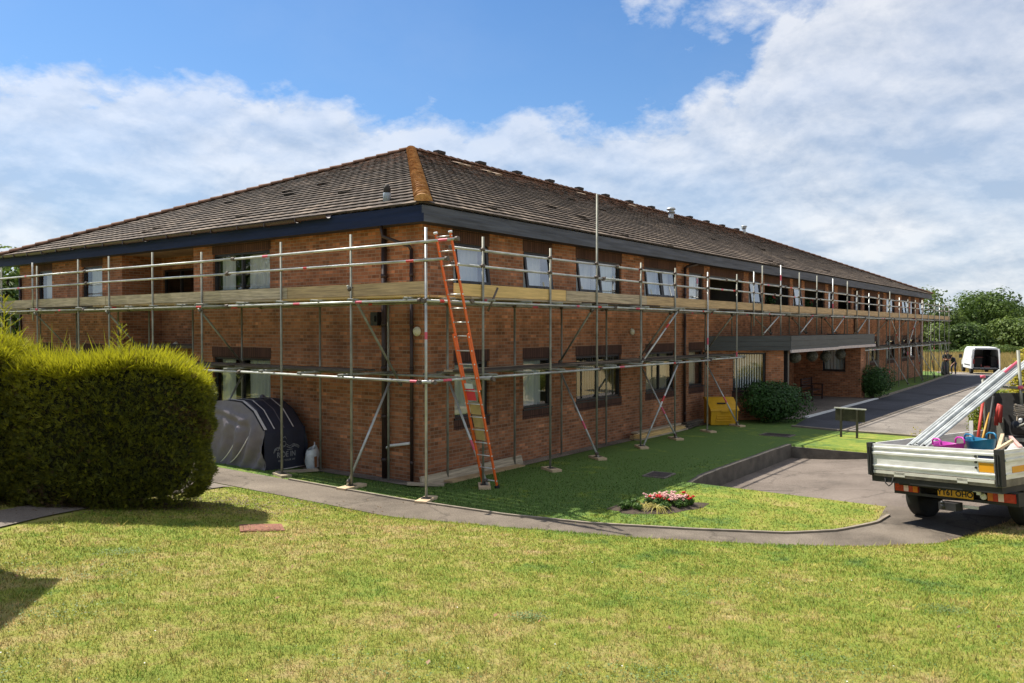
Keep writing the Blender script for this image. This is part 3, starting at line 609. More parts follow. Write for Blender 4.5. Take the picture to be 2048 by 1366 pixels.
    # a few pots and ornaments on the sills of the dark loggias
windows()
def roof():
    tan = (ZA-ZE)/(BW/2+EV); NR = 29; RUN = BW/2+EV; g = RUN/NR
    m, nt, b = new_mat('brown_roof_tile'); L = nt.links.new; b.inputs['Roughness'].default_value = .85; b.inputs['Specular IOR Level'].default_value = .25
    at_ = N(nt, 'ShaderNodeAttribute', attribute_name='v'); tc = N(nt, 'ShaderNodeTexCoord')
    def nz(s, d=5.0, r=.65):
        n = N(nt, 'ShaderNodeTexNoise', ins={'Scale': s, 'Detail': d, 'Roughness': r}); L(tc.outputs['Object'], n.inputs['Vector']); return n.outputs['Fac']
    base = ramp(nt, [(0, (.026, .022, .020)), (.30, (.062, .049, .040)), (.62, (.112, .085, .066)), (1, (.31, .24, .18))])
    L(math_n(nt, 'ADD', math_n(nt, 'MULTIPLY', at_.outputs['Fac'], .40), math_n(nt, 'MULTIPLY', math_n(nt, 'SUBTRACT', nz(.9, 7), .22), 1.0), clamp=True), base.inputs[0])
    sep = N(nt, 'ShaderNodeSeparateXYZ'); L(tc.outputs['Object'], sep.inputs[0])
    top = N(nt, 'ShaderNodeMapRange', ins={'From Min': 7.2, 'From Max': 9.4, 'To Min': -.10, 'To Max': .35}); L(sep.outputs[2], top.inputs[0])
    zlow = N(nt, 'ShaderNodeMapRange', ins={'From Min': 5.5, 'From Max': 8.4, 'To Min': .16, 'To Max': -.06}); L(sep.outputs[2], zlow.inputs[0]); L(math_n(nt, 'ADD', base.inputs[0].links[0].from_socket, zlow.outputs[0], clamp=True), base.inputs[0])
    lich = math_n(nt, 'MULTIPLY', math_n(nt, 'ADD', math_n(nt, 'SUBTRACT', nz(3.5, 8, .7), .56), math_n(nt, 'MULTIPLY', top.outputs[0], .45)), 4.0, clamp=True)
    c = mixc(nt, lich, base.outputs[0], (.20, .085, .042))
    moss = math_n(nt, 'MULTIPLY', math_n(nt, 'SUBTRACT', nz(7.0, 6, .7), .58), 6.0, clamp=True)
    c = mixc(nt, math_n(nt, 'MULTIPLY', moss, .75), c, (.040, .036, .024)); L(c, b.inputs['Base Color'])
    n2 = nz(40.0, 3); bp = N(nt, 'ShaderNodeBump', ins={'Strength': .5, 'Distance': .01}); L(n2, bp.inputs['Height']); L(bp.outputs[0], b.inputs['Normal'])
    def slope(name, P, T0, T1, tw=.31):
        V = []; A = []
        for k in range(NR):
            r0, r1 = k*g, (k+1)*g; lo0, hi0 = T0+r0, T1-r0; lo1, hi1 = T0+r1, T1-r1
            n = int((hi0-lo0)/tw)+1; off = 0.0
            for i in range(n):
                a0 = lo0+i*tw-off; b0 = min(a0+tw*.985, hi0); a0 = max(a0, lo0)
                if b0-a0 < .02: continue
                a1 = min(max(a0, lo1), hi1); b1 = min(max(b0, lo1), hi1)
                rag = .3+.5*min(1, max(0, (k-6)/14)) ; h = .033+random.uniform(-.006, .008)*rag + (.02 if random.random() < .02*rag else 0); hr = h+random.uniform(-.003, .003); mid = (a0+b0)/2; m1 = (a1+b1)/2
                v = random.random()
                # two shallow rolls to a tile
                pts0 = [(a0, h), ((a0*2+b0)/3, hr-.010), ((a0+2*b0)/3, hr-.010), (b0, h)]; pts1 = [(a1, .006), ((a1*2+b1)/3, -.002), ((a1+2*b1)/3, -.002), (b1, .006)]
                for j in range(3):
                    q = [P(pts0[j][0], r0, pts0[j][1]), P(pts0[j+1][0], r0, pts0[j+1][1]), P(pts1[j+1][0], r1, pts1[j+1][1]), P(pts1[j][0], r1, pts1[j][1])]
                    V += q; A += [v, v, v, v]
                V += [P(a0, r0, -.004), P(b0, r0, -.004), P(b0, r0, h), P(a0, r0, h)]; A += [-3.0]*4  # tile front edges coloured near black, standing in for the gap shadows
        return np_mesh(name, np.array(V), 4, m, bld, A)
    PR = lambda t, r, h: (t, -EV+r-h*.35, ZE+r*tan+h*.93)
    PLf = lambda t, r, h: (-EV+r-h*.35, t, ZE+r*tan+h*.93)
    slope('roof_slope', PR, -EV, BL+EV); slope('roof_slope', PLf, -EV, BW+EV)
    mb = MB(); c = BW/2; A1 = (c, c, ZA); A2 = (BL-c, c, ZA)
    mb.face([(-EV, BW+EV, ZE), (BL+EV, BW+EV, ZE), A2, A1]); mb.face([(BL+EV, -EV, ZE), (BL+EV, BW+EV, ZE), A2]); 
    mb.face([(-EV+.02, -EV+.02, ZE-.02), (BL+EV-.02, -EV+.02, ZE-.02), (A2[0], A2[1], A2[2]-.03), (A1[0], A1[1], A1[2]-.03)]); mb.face([(-EV+.02, -EV+.02, ZE-.02), (-EV+.02, BW+EV, ZE-.02), (A1[0], A1[1], A1[2]-.03)])
    mb.build('roof_deck', M('plain_brown_tile', (.09, .068, .05), .9, var=.4), bld)
    # hip and ridge tiles: overlapping half rounds
    mo = M('lichened_orange_hip_tile', (.42, .135, .022), .9, var=.55, scale=5, bump=.5, col2=(.58, .33, .15)); mr = M('brown_ridge_tile', (.15, .075, .045), .9, var=.5, scale=5, bump=.3)
    def caps(name, a, b, mat, r=.13, ln=.42):
        a, b = Vector(a), Vector(b); n = int((b-a).length/ln); d = (b-a)/n; mb = MB(); dn = d.normalized(); s = dn.cross(Vector((0, 0, 1))).normalized(); u = s.cross(dn)
        for k in range(n):
            p, q = a+d*k, a+d*(k+1.06); rows = []
            for pt, rr, up in ((p, r*1.10, .035), (q, r*.92, .0)):
                rows.append([pt+s*(rr*math.cos(x))+u*(rr*.75*math.sin(x)+up*.5-.03+random.uniform(-.004, .004)) for x in np.linspace(math.pi*1.02, -.02*math.pi, 8)])
            mb.grid(rows); mb.face(rows[0][::-1])
        mb.build(name, mat, bld)
    caps('hip_tiles', (-EV-.03, -EV-.03, ZE+.05), (A1[0], A1[1], A1[2]+.04), mo, .165, .36); caps('hip_tiles', (-EV, BW+EV, ZE+.05), (A1[0], A1[1], A1[2]+.04), mr); caps('hip_tiles', (BL+EV, -EV, ZE+.05), (A2[0], A2[1], A2[2]+.04), mr)
    caps('ridge_tiles', (A1[0], A1[1], A1[2]+.03), (A2[0], A2[1], A2[2]+.03), mr)
    mv = M('dark_ridge_vent', (.035, .028, .025), .8, var=.3)
    for x in np.arange(10.6, 41, 2.45):
        v = MB(); v.box((x, c-.13, ZA+.10), (x+.42, c+.13, ZA+.20)); v.box((x+.05, c-.10, ZA+.05), (x+.37, c+.10, ZA+.10)); v.build('ridge_vent', mv, bld)
    # a few slipped pale tiles under the ridge
    v = MB()
    for t, r in ((10.4, 8.5), (10.75, 8.45), (11.7, 8.2), (12.0, 8.05), (12.2, 8.12), (19.0, 8.6), (24.5, 9.0)):
        q = [PR(t, r, .07), PR(t+.3, r, .09), PR(t+.3, r+.36, .05), PR(t, r+.36, .03)]; v.face(q); v.face([PR(t, r, -.0), PR(t+.3, r, .0), q[1], q[0]])
    v.build('slipped_tile', M('pale_slipped_tile', (.36, .27, .19), .9, var=.3), bld)
    # vents: two galvanised cowls and a lead-flashed tile vent
    for px, py, hgt, rr in ((1342, 437, .56, .17), (1488, 463, .40, .15)):
        for yy in np.arange(5.0, 9.2, .02):
            P = at(px, py, 1, yy)
            if P[2] <= ZE+(yy+EV)*tan: break
        v = MB(); v.lathe([(rr*.78, -.3), (rr*.78, hgt*.62), (rr*.74, hgt*.62)], P, 14); v.lathe([(rr*1.25, hgt*.55), (rr*1.25, hgt*.62)], P, 14); v.lathe([(rr*.95, hgt*.62), (rr*.95, hgt*.86)], P, 14); v.lathe([(rr*1.38, hgt*.80), (rr*1.38, hgt*.88), (rr*1.0, hgt), (.02, hgt*1.02)], P, 14)
        v.build('roof_cowl', M('dull_zinc_cowl', (.42, .45, .48), .45, .4, var=.2), bld)
    for xx in np.arange(-.4, 4, .01):
        P = at(774, 402, 0, xx)
        if P[2] <= ZE+(xx+EV)*tan: break
    v = MB(); v.lathe([(.085, -.1), (.085, .16), (.08, .17)], P, 12, 1); v.lathe([(.085, .14), (.075, .22), (.085, .24), (.06, .31), (.025, .36)], P, 12, 0)
    v.build('tile_vent', [mv, M('lead_flashing', (.30, .34, .38), .5, .2)], bld)
    # fascia boards, soffit, gutter, pipes
    f = MB(); f.box((-EV+.02, -EV, ZS), (BL+EV, -EV+.03, ZS+.16)); f.box((-EV+.02, -EV+.03, ZS+.16), (BL+EV, -EV+.055, ZE-.03)); f.build('fascia', m_fascia_g, bld)
    f = MB(); f.box((-EV, -EV, ZS), (-EV+.018, BW+EV, ZS+.16)); f.box((-EV+.02, -EV+.056, ZS+.16), (-EV+.045, BW+EV, ZE-.03)); f.build('fascia', m_fascia_n, bld)
    f = MB(); f.box((-EV+.05, -EV+.06, ZS+.03), (BL+EV-.05, .02, ZS+.05)); f.box((-EV+.05, .021, ZS+.03), (.02, BW+EV, ZS+.05)); f.box((-EV+.05, BW+EV-.05, ZS+.03), (BL+EV, BW+EV, ZE-.02)); f.build('soffit', m_soffit, bld)
    gt = MB(); y = at(655, 436, 0, -.58)[1]; k = 0
    while y < BW+EV:
        y1 = min(y+random.uniform(.85, 1.15), BW+EV); dz = -.012*math.sin(k*1.1)-.01*(k % 2); rows = []
        for yy in (y, y1):
            rows.append([(-EV-.085+.075*math.cos(a), yy, ZE-.02+dz+.07*math.sin(a)) for a in np.linspace(math.pi, 2*math.pi, 8)])
        gt.grid(rows); gt.box((-EV-.165, y1-.03, ZE-.10+dz), (-EV-.005, y1+.005, ZE-.02+dz)); y = y1+.002; k += 1
    gt.build('gutter', m_gutter, bld)
    for F, t, r, zt_ in ((FL, .99, .06, 4.98+.2), (FL, .235, .036, 4.72), (FR, 12.06, .045, 5.05), (FR, 28.05+4.7, .045, 5.05), (FL, 18.35, .045, 4.9), (FL, 12.4, .04, 0)):
        if zt_ == 0: continue
        p = MB(); d = r+.03; p.path([F(t, d, -.05), F(t, d, zt_)], r, 10)
        for z in (.4, 1.3, 2.3, 3.2, 4.2): p.lathe([(r*1.18, -.04), (r*1.18, .04)], F(t, d, z), 10)
        if t == .235: p.path([F(t, d, zt_-.02), F(t+.05, d+.02, zt_+.06), F(t+.5, d+.32, zt_+.26), F(t+.52, d+.33, zt_+.50)], r, 10)
        if F is FR: p.path([F(t, d, zt_-.02), F(t+.05, d+.05, zt_+.04), F(t+.25, d+.33, zt_+.12)], r, 8)
        p.build('downpipe', m_pipe, bld)
    p = MB(); q = FL(.86, .07, .75); p.path([FL(1.0, .08, .62), FL(.85, .08, .70), FL(.27, .08, .80)], .03, 8); p.build('overflow_pipe', m_white, bld)
    for F, t, z, nm in ((FL, .12, 3.06, 1), (FR, 8.66, 3.02, 1)):
        l = MB(); c0 = F(t, .0, z)
        prof = [(.085, -.0), (.10, .02), (.095, .05), (.06, .085), (.01, .095)]
        l.lathe([(a, -h) for a, h in prof], c0, 16, axis='Y' if F is FR else 'X'); l.build('bulkhead_lamp', m_lamp, bld)
    l = MB(); l.lathe([(a, -h) for a, h in ((.10, 0), (.11, .03), (.07, .09), (.01, .10))], (RD, 11.0, 2.62), 14, axis='X'); l.build('bulkhead_lamp', m_lamp, bld)
    l = MB(); l.path([FR(1.55, .02, .72), FR(1.55, .09, .74), FR(1.55, .11, .66), FR(1.55, .06, .50), FR(1.55, .02, .52)], .018, 6); l.build('wall_hook', m_metal, bld)
    al = MB(); al.box((-.16, 1.13, 3.18), (-.02, 1.33, 3.46)); al.box((-.2, 1.17, 3.26), (-.16, 1.29, 3.38)); al.build('junction_box', m_dgrey, bld)
    # flat porch canopy with charcoal boards and a pale trim
    cp = [(13.62, .0), (13.75, -.02), (16.05, -2.12), (28.15, -2.05), (28.15, 0)]
    f = MB()
    for (a, b) in zip(cp[1:], cp[2:]):
        A, B = Vector((*a, 0)), Vector((*b, 0))
        for z0, z1, o in ((2.36, 2.50, .0), (2.50, 2.68, .018), (2.68, 2.86, .036)):
            f.bar((A.x, A.y, (z0+z1)/2), (B.x, B.y, (z0+z1)/2), .05+o, z1-z0-.004)
    f.prism([(*p, 2.78) for p in [(13.8, 0), (16.06, -2.06), (28.1, -2.0), (28.1, 0)]], (0, 0, .03)); f.prism([(*p, 2.37) for p in [(13.8, 0), (16.06, -2.06), (28.1, -2.0), (28.1, 0)]], (0, 0, .02))
    f.build('porch_canopy', m_canopy, bld)
    tr = MB(); tr.bar((16.0, -2.165, 2.33), (22, -2.14, 2.325), .06, .10); tr.bar((22.02, -2.13, 2.345), (28.2, -2.10, 2.335), .06, .11); tr.build('canopy_trim', M('faded_pinkish_trim', (.50, .44, .42), .7, var=.2), bld)
    po = MB(); po.box((16.35, -1.95, -.2), (16.5, -1.8, 2.36)); po.build('porch_post', m_dgrey, bld)
roof()

# ------------------------------------------------------------------ scaffold
OUT, INN = 1.5, .3
ROUT = [(-1.5, 4.88), (.08, 4.86), (2.35, 4.82), (4.26, 6.22), (6.41, 4.78), (8.38, 4.76), (10.55, 4.77), (12.8, 4.83), (15.07, 5.24), (16.93, 5.37), (19.01, 5.22), (21.22, 5.22), (23.46, 5.21), (25.73, 5.21),
        (27.4, 4.83), (29.6, 4.81), (31.6, 4.81), (34.0, 5.05), (36.3, 4.80), (38.54, 4.76), (40.65, 4.78), (42.69, 4.84), (44.7, 4.8), (46.76, 4.85), (48.6, 4.8), (50.6, 4.8), (52.4, 5.0)]
LOUT = [(.42, 4.89), (2.52, 4.88), (5.37, 4.84), (7.45, 4.95), (9.55, 4.97), (11.2, 4.97), (13.68, 4.91), (16.11, 4.97), (18.3, 4.9)]
sc = thing('tube_scaffold', 'galvanised tube scaffold with board platform and guard rails round two sides of the brick building', 'scaffold')
ZL, ZT, ZB = 3.615, 3.655, 3.682      # deck ledger, transom and board undersides
LL = 2.19
def on_canopy(x): return 13.9 < x < 28.1
def tube_part(name, a, b, r=.0242, mat=None, bands=(), coups=(), parent=None):
    mb = MB(); mb.tube(a, b, r, 8); A, B = Vector(a), Vector(b); d = (B-A).normalized(); ln = (B-A).length
    for s, w, mi in bands:
        if s+w < ln: mb.tube(A+d*s, A+d*(s+w), r+.0012, 8, mi, caps=False)
    for s in coups:
        c = A+d*s; mb.tube(c-d*.032, c+d*.032, r+.017, 8, 3); n = d.cross(Vector((.3, .5, .8))).normalized(); mb.tube(c+n*.02, c+n*.075, .012, 5, 3)
    return mb.build(name, [mat or m_galv, m_pink, m_red, m_coup], parent or sc)
def bands(ln, p=.5):
    out = []
    for k in range(3):
        if random.random() < p*.65: out.append((random.uniform(.1, max(.2, ln-.4)), random.uniform(.10, .26), random.choice((1, 1, 2))))
    return out
def scaffold():
    rl = [LL, ZL, 4.31, 4.62]
    for i, (x, zt_) in enumerate(ROUT):
        z0 = z1(x, -OUT)+.05 if not on_canopy(x) else 2.87
        bd = [(random.uniform(.2, 2.6), .2, 1)] if i in (0, 6, 7) or random.random() < .25 else []
        if i == 0: bd = [(2.93-z0, .13, 1)]
        tube_part('standard', (x, -OUT, z0), (x, -OUT, zt_), mat=m_galvd if i % 3 or i == 3 else m_galv, bands=bd, coups=[z-z0 for z in rl if z > z0])
    tube_part('standard', (14.28, -OUT, 3.2), (14.28, -OUT, 4.99), coups=(.42, 1.1, 1.4))
    for i, (y, zt_) in enumerate(LOUT):
        z0 = z1(-OUT, y)+.05
        tube_part('standard', (-OUT, y, z0), (-OUT, y, zt_), mat=m_galvd, coups=[z-z0 for z in rl])
    tube_part('standard', (-OUT, 13.97, 3.35), (-OUT, 13.97, 5.02), coups=(.26, .95, 1.26))
    for i, (x, zt_) in enumerate(ROUT[1:]):
        xi = x+.34; z0 = z1(xi, -INN)+.03 if not on_canopy(x) else 2.87
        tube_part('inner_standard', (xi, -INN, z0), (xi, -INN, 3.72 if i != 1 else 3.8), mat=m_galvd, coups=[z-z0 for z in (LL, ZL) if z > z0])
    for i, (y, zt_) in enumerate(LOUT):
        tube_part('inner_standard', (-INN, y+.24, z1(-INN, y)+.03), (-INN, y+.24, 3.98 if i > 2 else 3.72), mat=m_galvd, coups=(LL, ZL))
    # ledgers and guard rails, in lengths of tube butted by sleeve couplers
    def run(name, P, t0, t1, step, mat=None, p=.5, slack=.012):
        t = t0
        while t < t1-.3:
            u = min(t+step*random.uniform(.85, 1.1), t1)
            if t1-u < 1.2: u = t1
            a, b = Vector(P(t)), Vector(P(u)); a.z += random.uniform(-slack, slack); b.z += random.uniform(-slack, slack)
            tube_part(name, a, b, mat=mat or random.choice((m_galv, m_galv, m_galvd)), bands=bands((b-a).length, p), coups=[0.02, (b-a).length-.02]); t = u
    o = .048
    run('guard_rail', lambda y: (-OUT-o, y, 4.62), -2.28, 18.6, 6.2, m_galv); run('guard_rail', lambda y: (-OUT-o, y, 4.31), -2.05, 18.6, 6.0, m_galv)
    run('guard_rail', lambda x: (x, -OUT+o, 4.61), -.8, 52.9, 6.2, m_galv); run('guard_rail', lambda x: (x, -OUT+o, 4.29), -.77, 52.9, 5.8, m_galv)
    run('ledger', lambda y: (-OUT-o, y, ZL), -1.42, 18.5, 6.1); run('ledger', lambda y: (-INN-o, y, ZL), -1.6, 18.5, 6.1, m_galvd)
    run('ledger', lambda x: (x, -OUT-o, ZL), -1.62, 52.7, 6.2); run('ledger', lambda x: (x, -INN+o, ZL), -.2, 52.5, 6.2, m_galvd)
    run('ledger', lambda y: (-OUT-o, y, LL+.0), -1.75, 18.5, 6.0); run('ledger', lambda y: (-INN-o, y, LL), -2.1, 18.5, 6.1, m_galvd, .3)
    run('ledger', lambda x: (x, -OUT-o, LL), -1.75, 13.3, 6.1); run('ledger', lambda x: (x, -INN+o, LL), -.2, 13.2, 6.1, m_galvd, .3)
    run('ledger', lambda x: (x, -OUT-o, LL-.12), 28.4, 52.9, 6.1); run('ledger', lambda x: (x, -INN+o, LL-.12), 28.4, 52.5, 6.1, m_galvd, .3)
    # transoms
    tr = [tuple(sorted({*[x+.12 for x, _ in ROUT if x > .0], *np.arange(-.9, 52.5, 2.3)}))][0]
    for x in tr: tube_part('transom', (x, -OUT-.12-random.uniform(0, .14), ZT), (x, -.12, ZT), .0238, m_galvd, bands(1.5, .12))
    for y in sorted({*[y-.12 for y, _ in LOUT], *np.arange(-1.1, 18, 2.4)}): tube_part('transom', (-OUT-.12-random.uniform(0, .14), y, ZT), (-.12, y, ZT), .0238, m_galvd, bands(1.5, .12))
    for x in np.arange(.3, 13.2, 1.17): tube_part('lower_transom', (x, -OUT-.10-random.uniform(0, .1), LL+.045), (x, -.12, LL+.045), .0238, m_galvd)
    for x in np.arange(28.8, 52.5, 2.1): tube_part('lower_transom', (x, -OUT-.12, LL-.075), (x, -.12, LL-.075), .0238, m_galvd)
    for y in np.arange(.6, 18, 1.25): tube_part('lower_transom', (-OUT-.10-random.uniform(0, .1), y, LL+.045), (-.12, y, LL+.045), .0238, m_galvd)
    # decks (five boards abreast) and toe boards
    def deck(name, F, t0, t1, d0, d1, z, mats, nb=5):
        w = (d1-d0)/nb
        mb = MB()
        for k in range(nb):
            e0, e1 = random.uniform(-.05, .03), random.uniform(-.03, .05)
            mb.fbox(F, (t0+e0, t1+e1-.02), (d0+k*w+.006, d0+(k+1)*w-.006), (z+random.uniform(0, .003), z+.038), random.randrange(len(mats)))
        mb.build(name, mats, sc)
    bm = [m_boardo, m_board, m_boardd]
    t = -.22
    for k in range(14): deck('deck', FR, t, min(t+3.9, 52.9), .34, 1.46, ZB, bm); t += 3.9
    t = -1.32
    for k in range(5): deck('deck', FL, t, min(t+3.95, 18.5), .34, 1.46, ZB, bm if k else [m_boardy, m_boardo]); t += 3.95
    t = .2
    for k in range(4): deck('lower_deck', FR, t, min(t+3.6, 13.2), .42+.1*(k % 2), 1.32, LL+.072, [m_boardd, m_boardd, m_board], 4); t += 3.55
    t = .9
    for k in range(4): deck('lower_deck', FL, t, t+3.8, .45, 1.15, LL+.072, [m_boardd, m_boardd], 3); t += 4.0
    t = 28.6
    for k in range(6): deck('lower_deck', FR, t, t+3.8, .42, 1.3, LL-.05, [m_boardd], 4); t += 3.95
    def toe(F, t0, t1, mat, z=ZB+.045, d=OUT-.028):
        mb = MB(); mb.fbox(F, (t0+.006, t1-.006), (d-.038, d), (z, z+.225)); mb.build('toe_board', mat, sc)
    tm = [m_boardy, m_board, m_boardo, m_boardo, m_boardo, m_boardo]
    cuts = [-.70, 3.0, 6.78, 10.45, 14.25, 18.0, 21.8, 25.6, 29.4, 33.2, 37.0, 40.8, 44.6, 48.4, 52.9]
    for i, (a, b) in enumerate(zip(cuts[:-1], cuts[1:])): toe(FR, a, b, tm[i] if i < 6 else m_boardo, d=OUT-.028+.003*(i % 2))
    cl = [-1.49, 2.36, 5.93, 9.8, 13.6, 18.4]; tl = [m_boardo, m_board, m_board, m_board, m_board]
    for i, (a, b) in enumerate(zip(cl[:-1], cl[1:])): toe(FL, a, b, tl[i], d=OUT-.028+.003*(i % 2))
    # braces: zigzag between the rows at every other standard, plus a few along the face
    def br(a, b, ext=.12, mat=None, bd=()):
        a, b = Vector(a), Vector(b); d = (b-a).normalized(); tube_part('brace', a-d*ext, b+d*ext, mat=mat or m_galv, bands=bd, coups=(ext, (b-a).length+ext))
    for k, (x, _) in enumerate(ROUT):
        if k % 2 == 1 and not on_canopy(x):
            xo = x-.07 if k > 1 else x+.02
            br((xo+.34, -INN, LL-.10), (xo, -OUT-.05, z1(x, -OUT)+.12), .1, m_galv, [(1.5, .22, 1)] if k < 9 else ())
            if k > 1: br((xo, -OUT+.1, ZL-.08), (xo+.34, -INN, LL+.12), .05, m_galvd)
        if on_canopy(x) and k % 2 == 0: br((x+.1, -OUT, 2.92), (x+1.7, -OUT, ZL-.05), .05, m_galv)
        if on_canopy(x) and k % 2 == 1: br((x-.2, -INN-.3, ZL-.1), (x+1.6, -INN-.3, 2.92), .05, m_galvd)
    for x0, x1_, a, b in ((6.43, 8.42, LL+.12, ZL-.02), (6.43, 8.42, .12, LL-.05), (44.7, 46.7, LL, .0), (34.0, 36.3, ZL, LL), (40.6, 42.7, LL, 0.0), (48.6, 50.6, LL, -.1), (50.6, 52.4, LL, -.1), (38.5, 40.6, LL, ZL)):
        br((x0, -OUT-.06, a), (x1_, -OUT-.06, b), .1, m_galv, [(1.6, .2, 2)])
    for k, (y, _) in enumerate(LOUT):
        if k % 2 == 0:
            br((-OUT-.02, y+.02, ZL+.25 if k == 0 else ZL-.1), (-INN, y-.08 if k == 0 else y+.24, LL-.15 if k == 0 else LL+.1), .08, m_galvd)
            br((-INN, y+.2, LL-.15), (-OUT-.02, y+.06, z1(-OUT, y)+.12), .08, m_galv)
    tube_part('brace', (.17, -OUT-.05, 3.45), (.38, -OUT-.12, 3.9), .022, m_coup)
scaffold()
def soles():
    def sole(x, y, rz, lab, l=.46, w=.225, mt=None):
        mb = MB(); mb.box((-l/2, -w/2, -.02), (l/2, w/2, .038)); mb.box((-.075, -.075, .0385), (.075, .075, .046), 1)
        o = mb.build('sole_board', [mt or m_sole, m_metal]); o.location = (x, y, z1(x, y)+.012); o.rotation_euler = (0, 0, rz)
        tag(o, lab, 'sole board', 'timber pads under the scaffold standards'); return o
    sole(-OUT, -OUT, .35, 'sunlit pale timber pad under the scaffold standard at the near corner of the building', .52)
    sole(-OUT, .42, .1, 'pale timber pad left of the corner where a standard and a diagonal brace both land', .6)
    sole(-OUT, 2.52, 1.3, 'grey timber pad under the scaffold standard in front of the motorcycle shelter', .5, mt=m_board)
    labs = ['shaded timber pad beside the feet of the orange ladder', 'timber pad under the third standard of the long side, level with the second window', 'timber pad under the tall standard in front of the double window',
            'timber pad where a bright diagonal brace meets the standard near the stacked planks', 'timber pad in front of the stacked planks, right of the bright diagonal brace', 'timber pad under the standard just left of the yellow grit bin', 'timber pad under the standard just right of the yellow grit bin']
    for (x, _), l in zip(ROUT[1:8], labs): sole(x, -OUT-.03, .9+random.uniform(-.3, .3), l, .5)
soles()
# ------------------------------------------------------------------ ladder
def ladder():
    t = thing('ladder', 'orange extension ladder leaning on the scaffold guard rail at the corner of the building', 'ladder', (.17, -1.62, z1(.17, -1.62)))
    zb = 0.0; top = Vector((-1.60, -.16, 4.82-z1(.17, -1.62)))
    def P(s, side, back=0.0):   # s 0..1 up the ladder, side 0 far stile, 1 near stile
        a = Vector((-.02, .17 if side == 0 else -.17, zb)); b = a+Vector((top.x, -.175, top.z)); d = (b-a).normalized(); n = Vector((-d.z, 0, d.x))*-1
        return a+(b-a)*s+n*back
    for sd in (0, 1):
        mb = MB(); mb.bar(P(0, sd), P(.62, sd), .025, .046, 0, (1, 0, .3)); mb.bar(P(.40, sd, .05), P(.985, sd, .05), .024, .043, 0, (1, 0, .3))
        mb.bar(P(0, sd)-Vector((0, 0, .02)), P(.012, sd), .045, .09, 1, (1, 0, .3))
        mb.path([P(.985, sd, .05), P(.992, sd, .05)], .036, 8, 2)
        for k in range(19): c = P(.03+k*.0525, sd, .05 if k > 11 else 0); mb.path([c+Vector((0, -.021, 0)), c+Vector((0, .021, 0))], .014, 6, 2)
        mb.build('stile', [m_orange, m_black, m_alu], t)
    for k in range(19):
        s = .03+k*.0525; bk = .05 if s > .60 else 0.0
        mb = MB(); mb.path([P(s, 0, bk), P(s, 1, bk)], .011, 7); mb.build('rung', m_alu, t)
    def panel(s0, s1, mat, name, y0=.06, y1=.94, bk=.035):
        a, b, c, d = [P(s, 0, bk).lerp(P(s, 1, bk), y) for s, y in ((s0, y0), (s0, y1), (s1, y1), (s1, y0))]
        nrm = (b-a).cross(d-a).normalized()*.008; mb = MB(); mb.prism([a, b, c, d], nrm); mb.build(name, mat, t)
    panel(.195, .243, m_ply, 'climb_guard', .08, .72); panel(.247, .296, m_ply, 'climb_guard', .12, .80); panel(.30, .348, m_ply, 'climb_guard', .08, .78)
    panel(.358, .406, M('red_warning_plate', (.62, .045, .07), .5, var=.08), 'warning_plate', .06, .66, .02); panel(.405, .425, M('pale_blue_plate', (.55, .64, .72), .4, var=.05), 'latch_plate', -.05, .60, .015)
ladder()
# ------------------------------------------------------------------ writing
def text(name, s, size, mat, parent, loc, rot, ext=.001, align='CENTER', bevel=0.0, outline=False, bold=0.0, sx=1.0):
    cu = bpy.data.curves.new(name, 'FONT'); cu.body = s; cu.size = size; cu.align_x = align; cu.align_y = 'CENTER'; cu.extrude = ext; cu.offset = bold
    if outline: cu.fill_mode = 'NONE'; cu.bevel_depth = bevel; cu.bevel_resolution = 0
    tmp = bpy.data.objects.new('t', cu); COL.objects.link(tmp); dg = bpy.context.evaluated_depsgraph_get(); me = bpy.data.meshes.new_from_object(tmp.evaluated_get(dg))
    bpy.data.objects.remove(tmp); me.materials.clear(); me.materials.append(mat)
    o = bpy.data.objects.new(name, me); COL.objects.link(o); o.parent = parent; o.location = loc; o.rotation_euler = rot; o.scale = (sx, 1, 1); return o
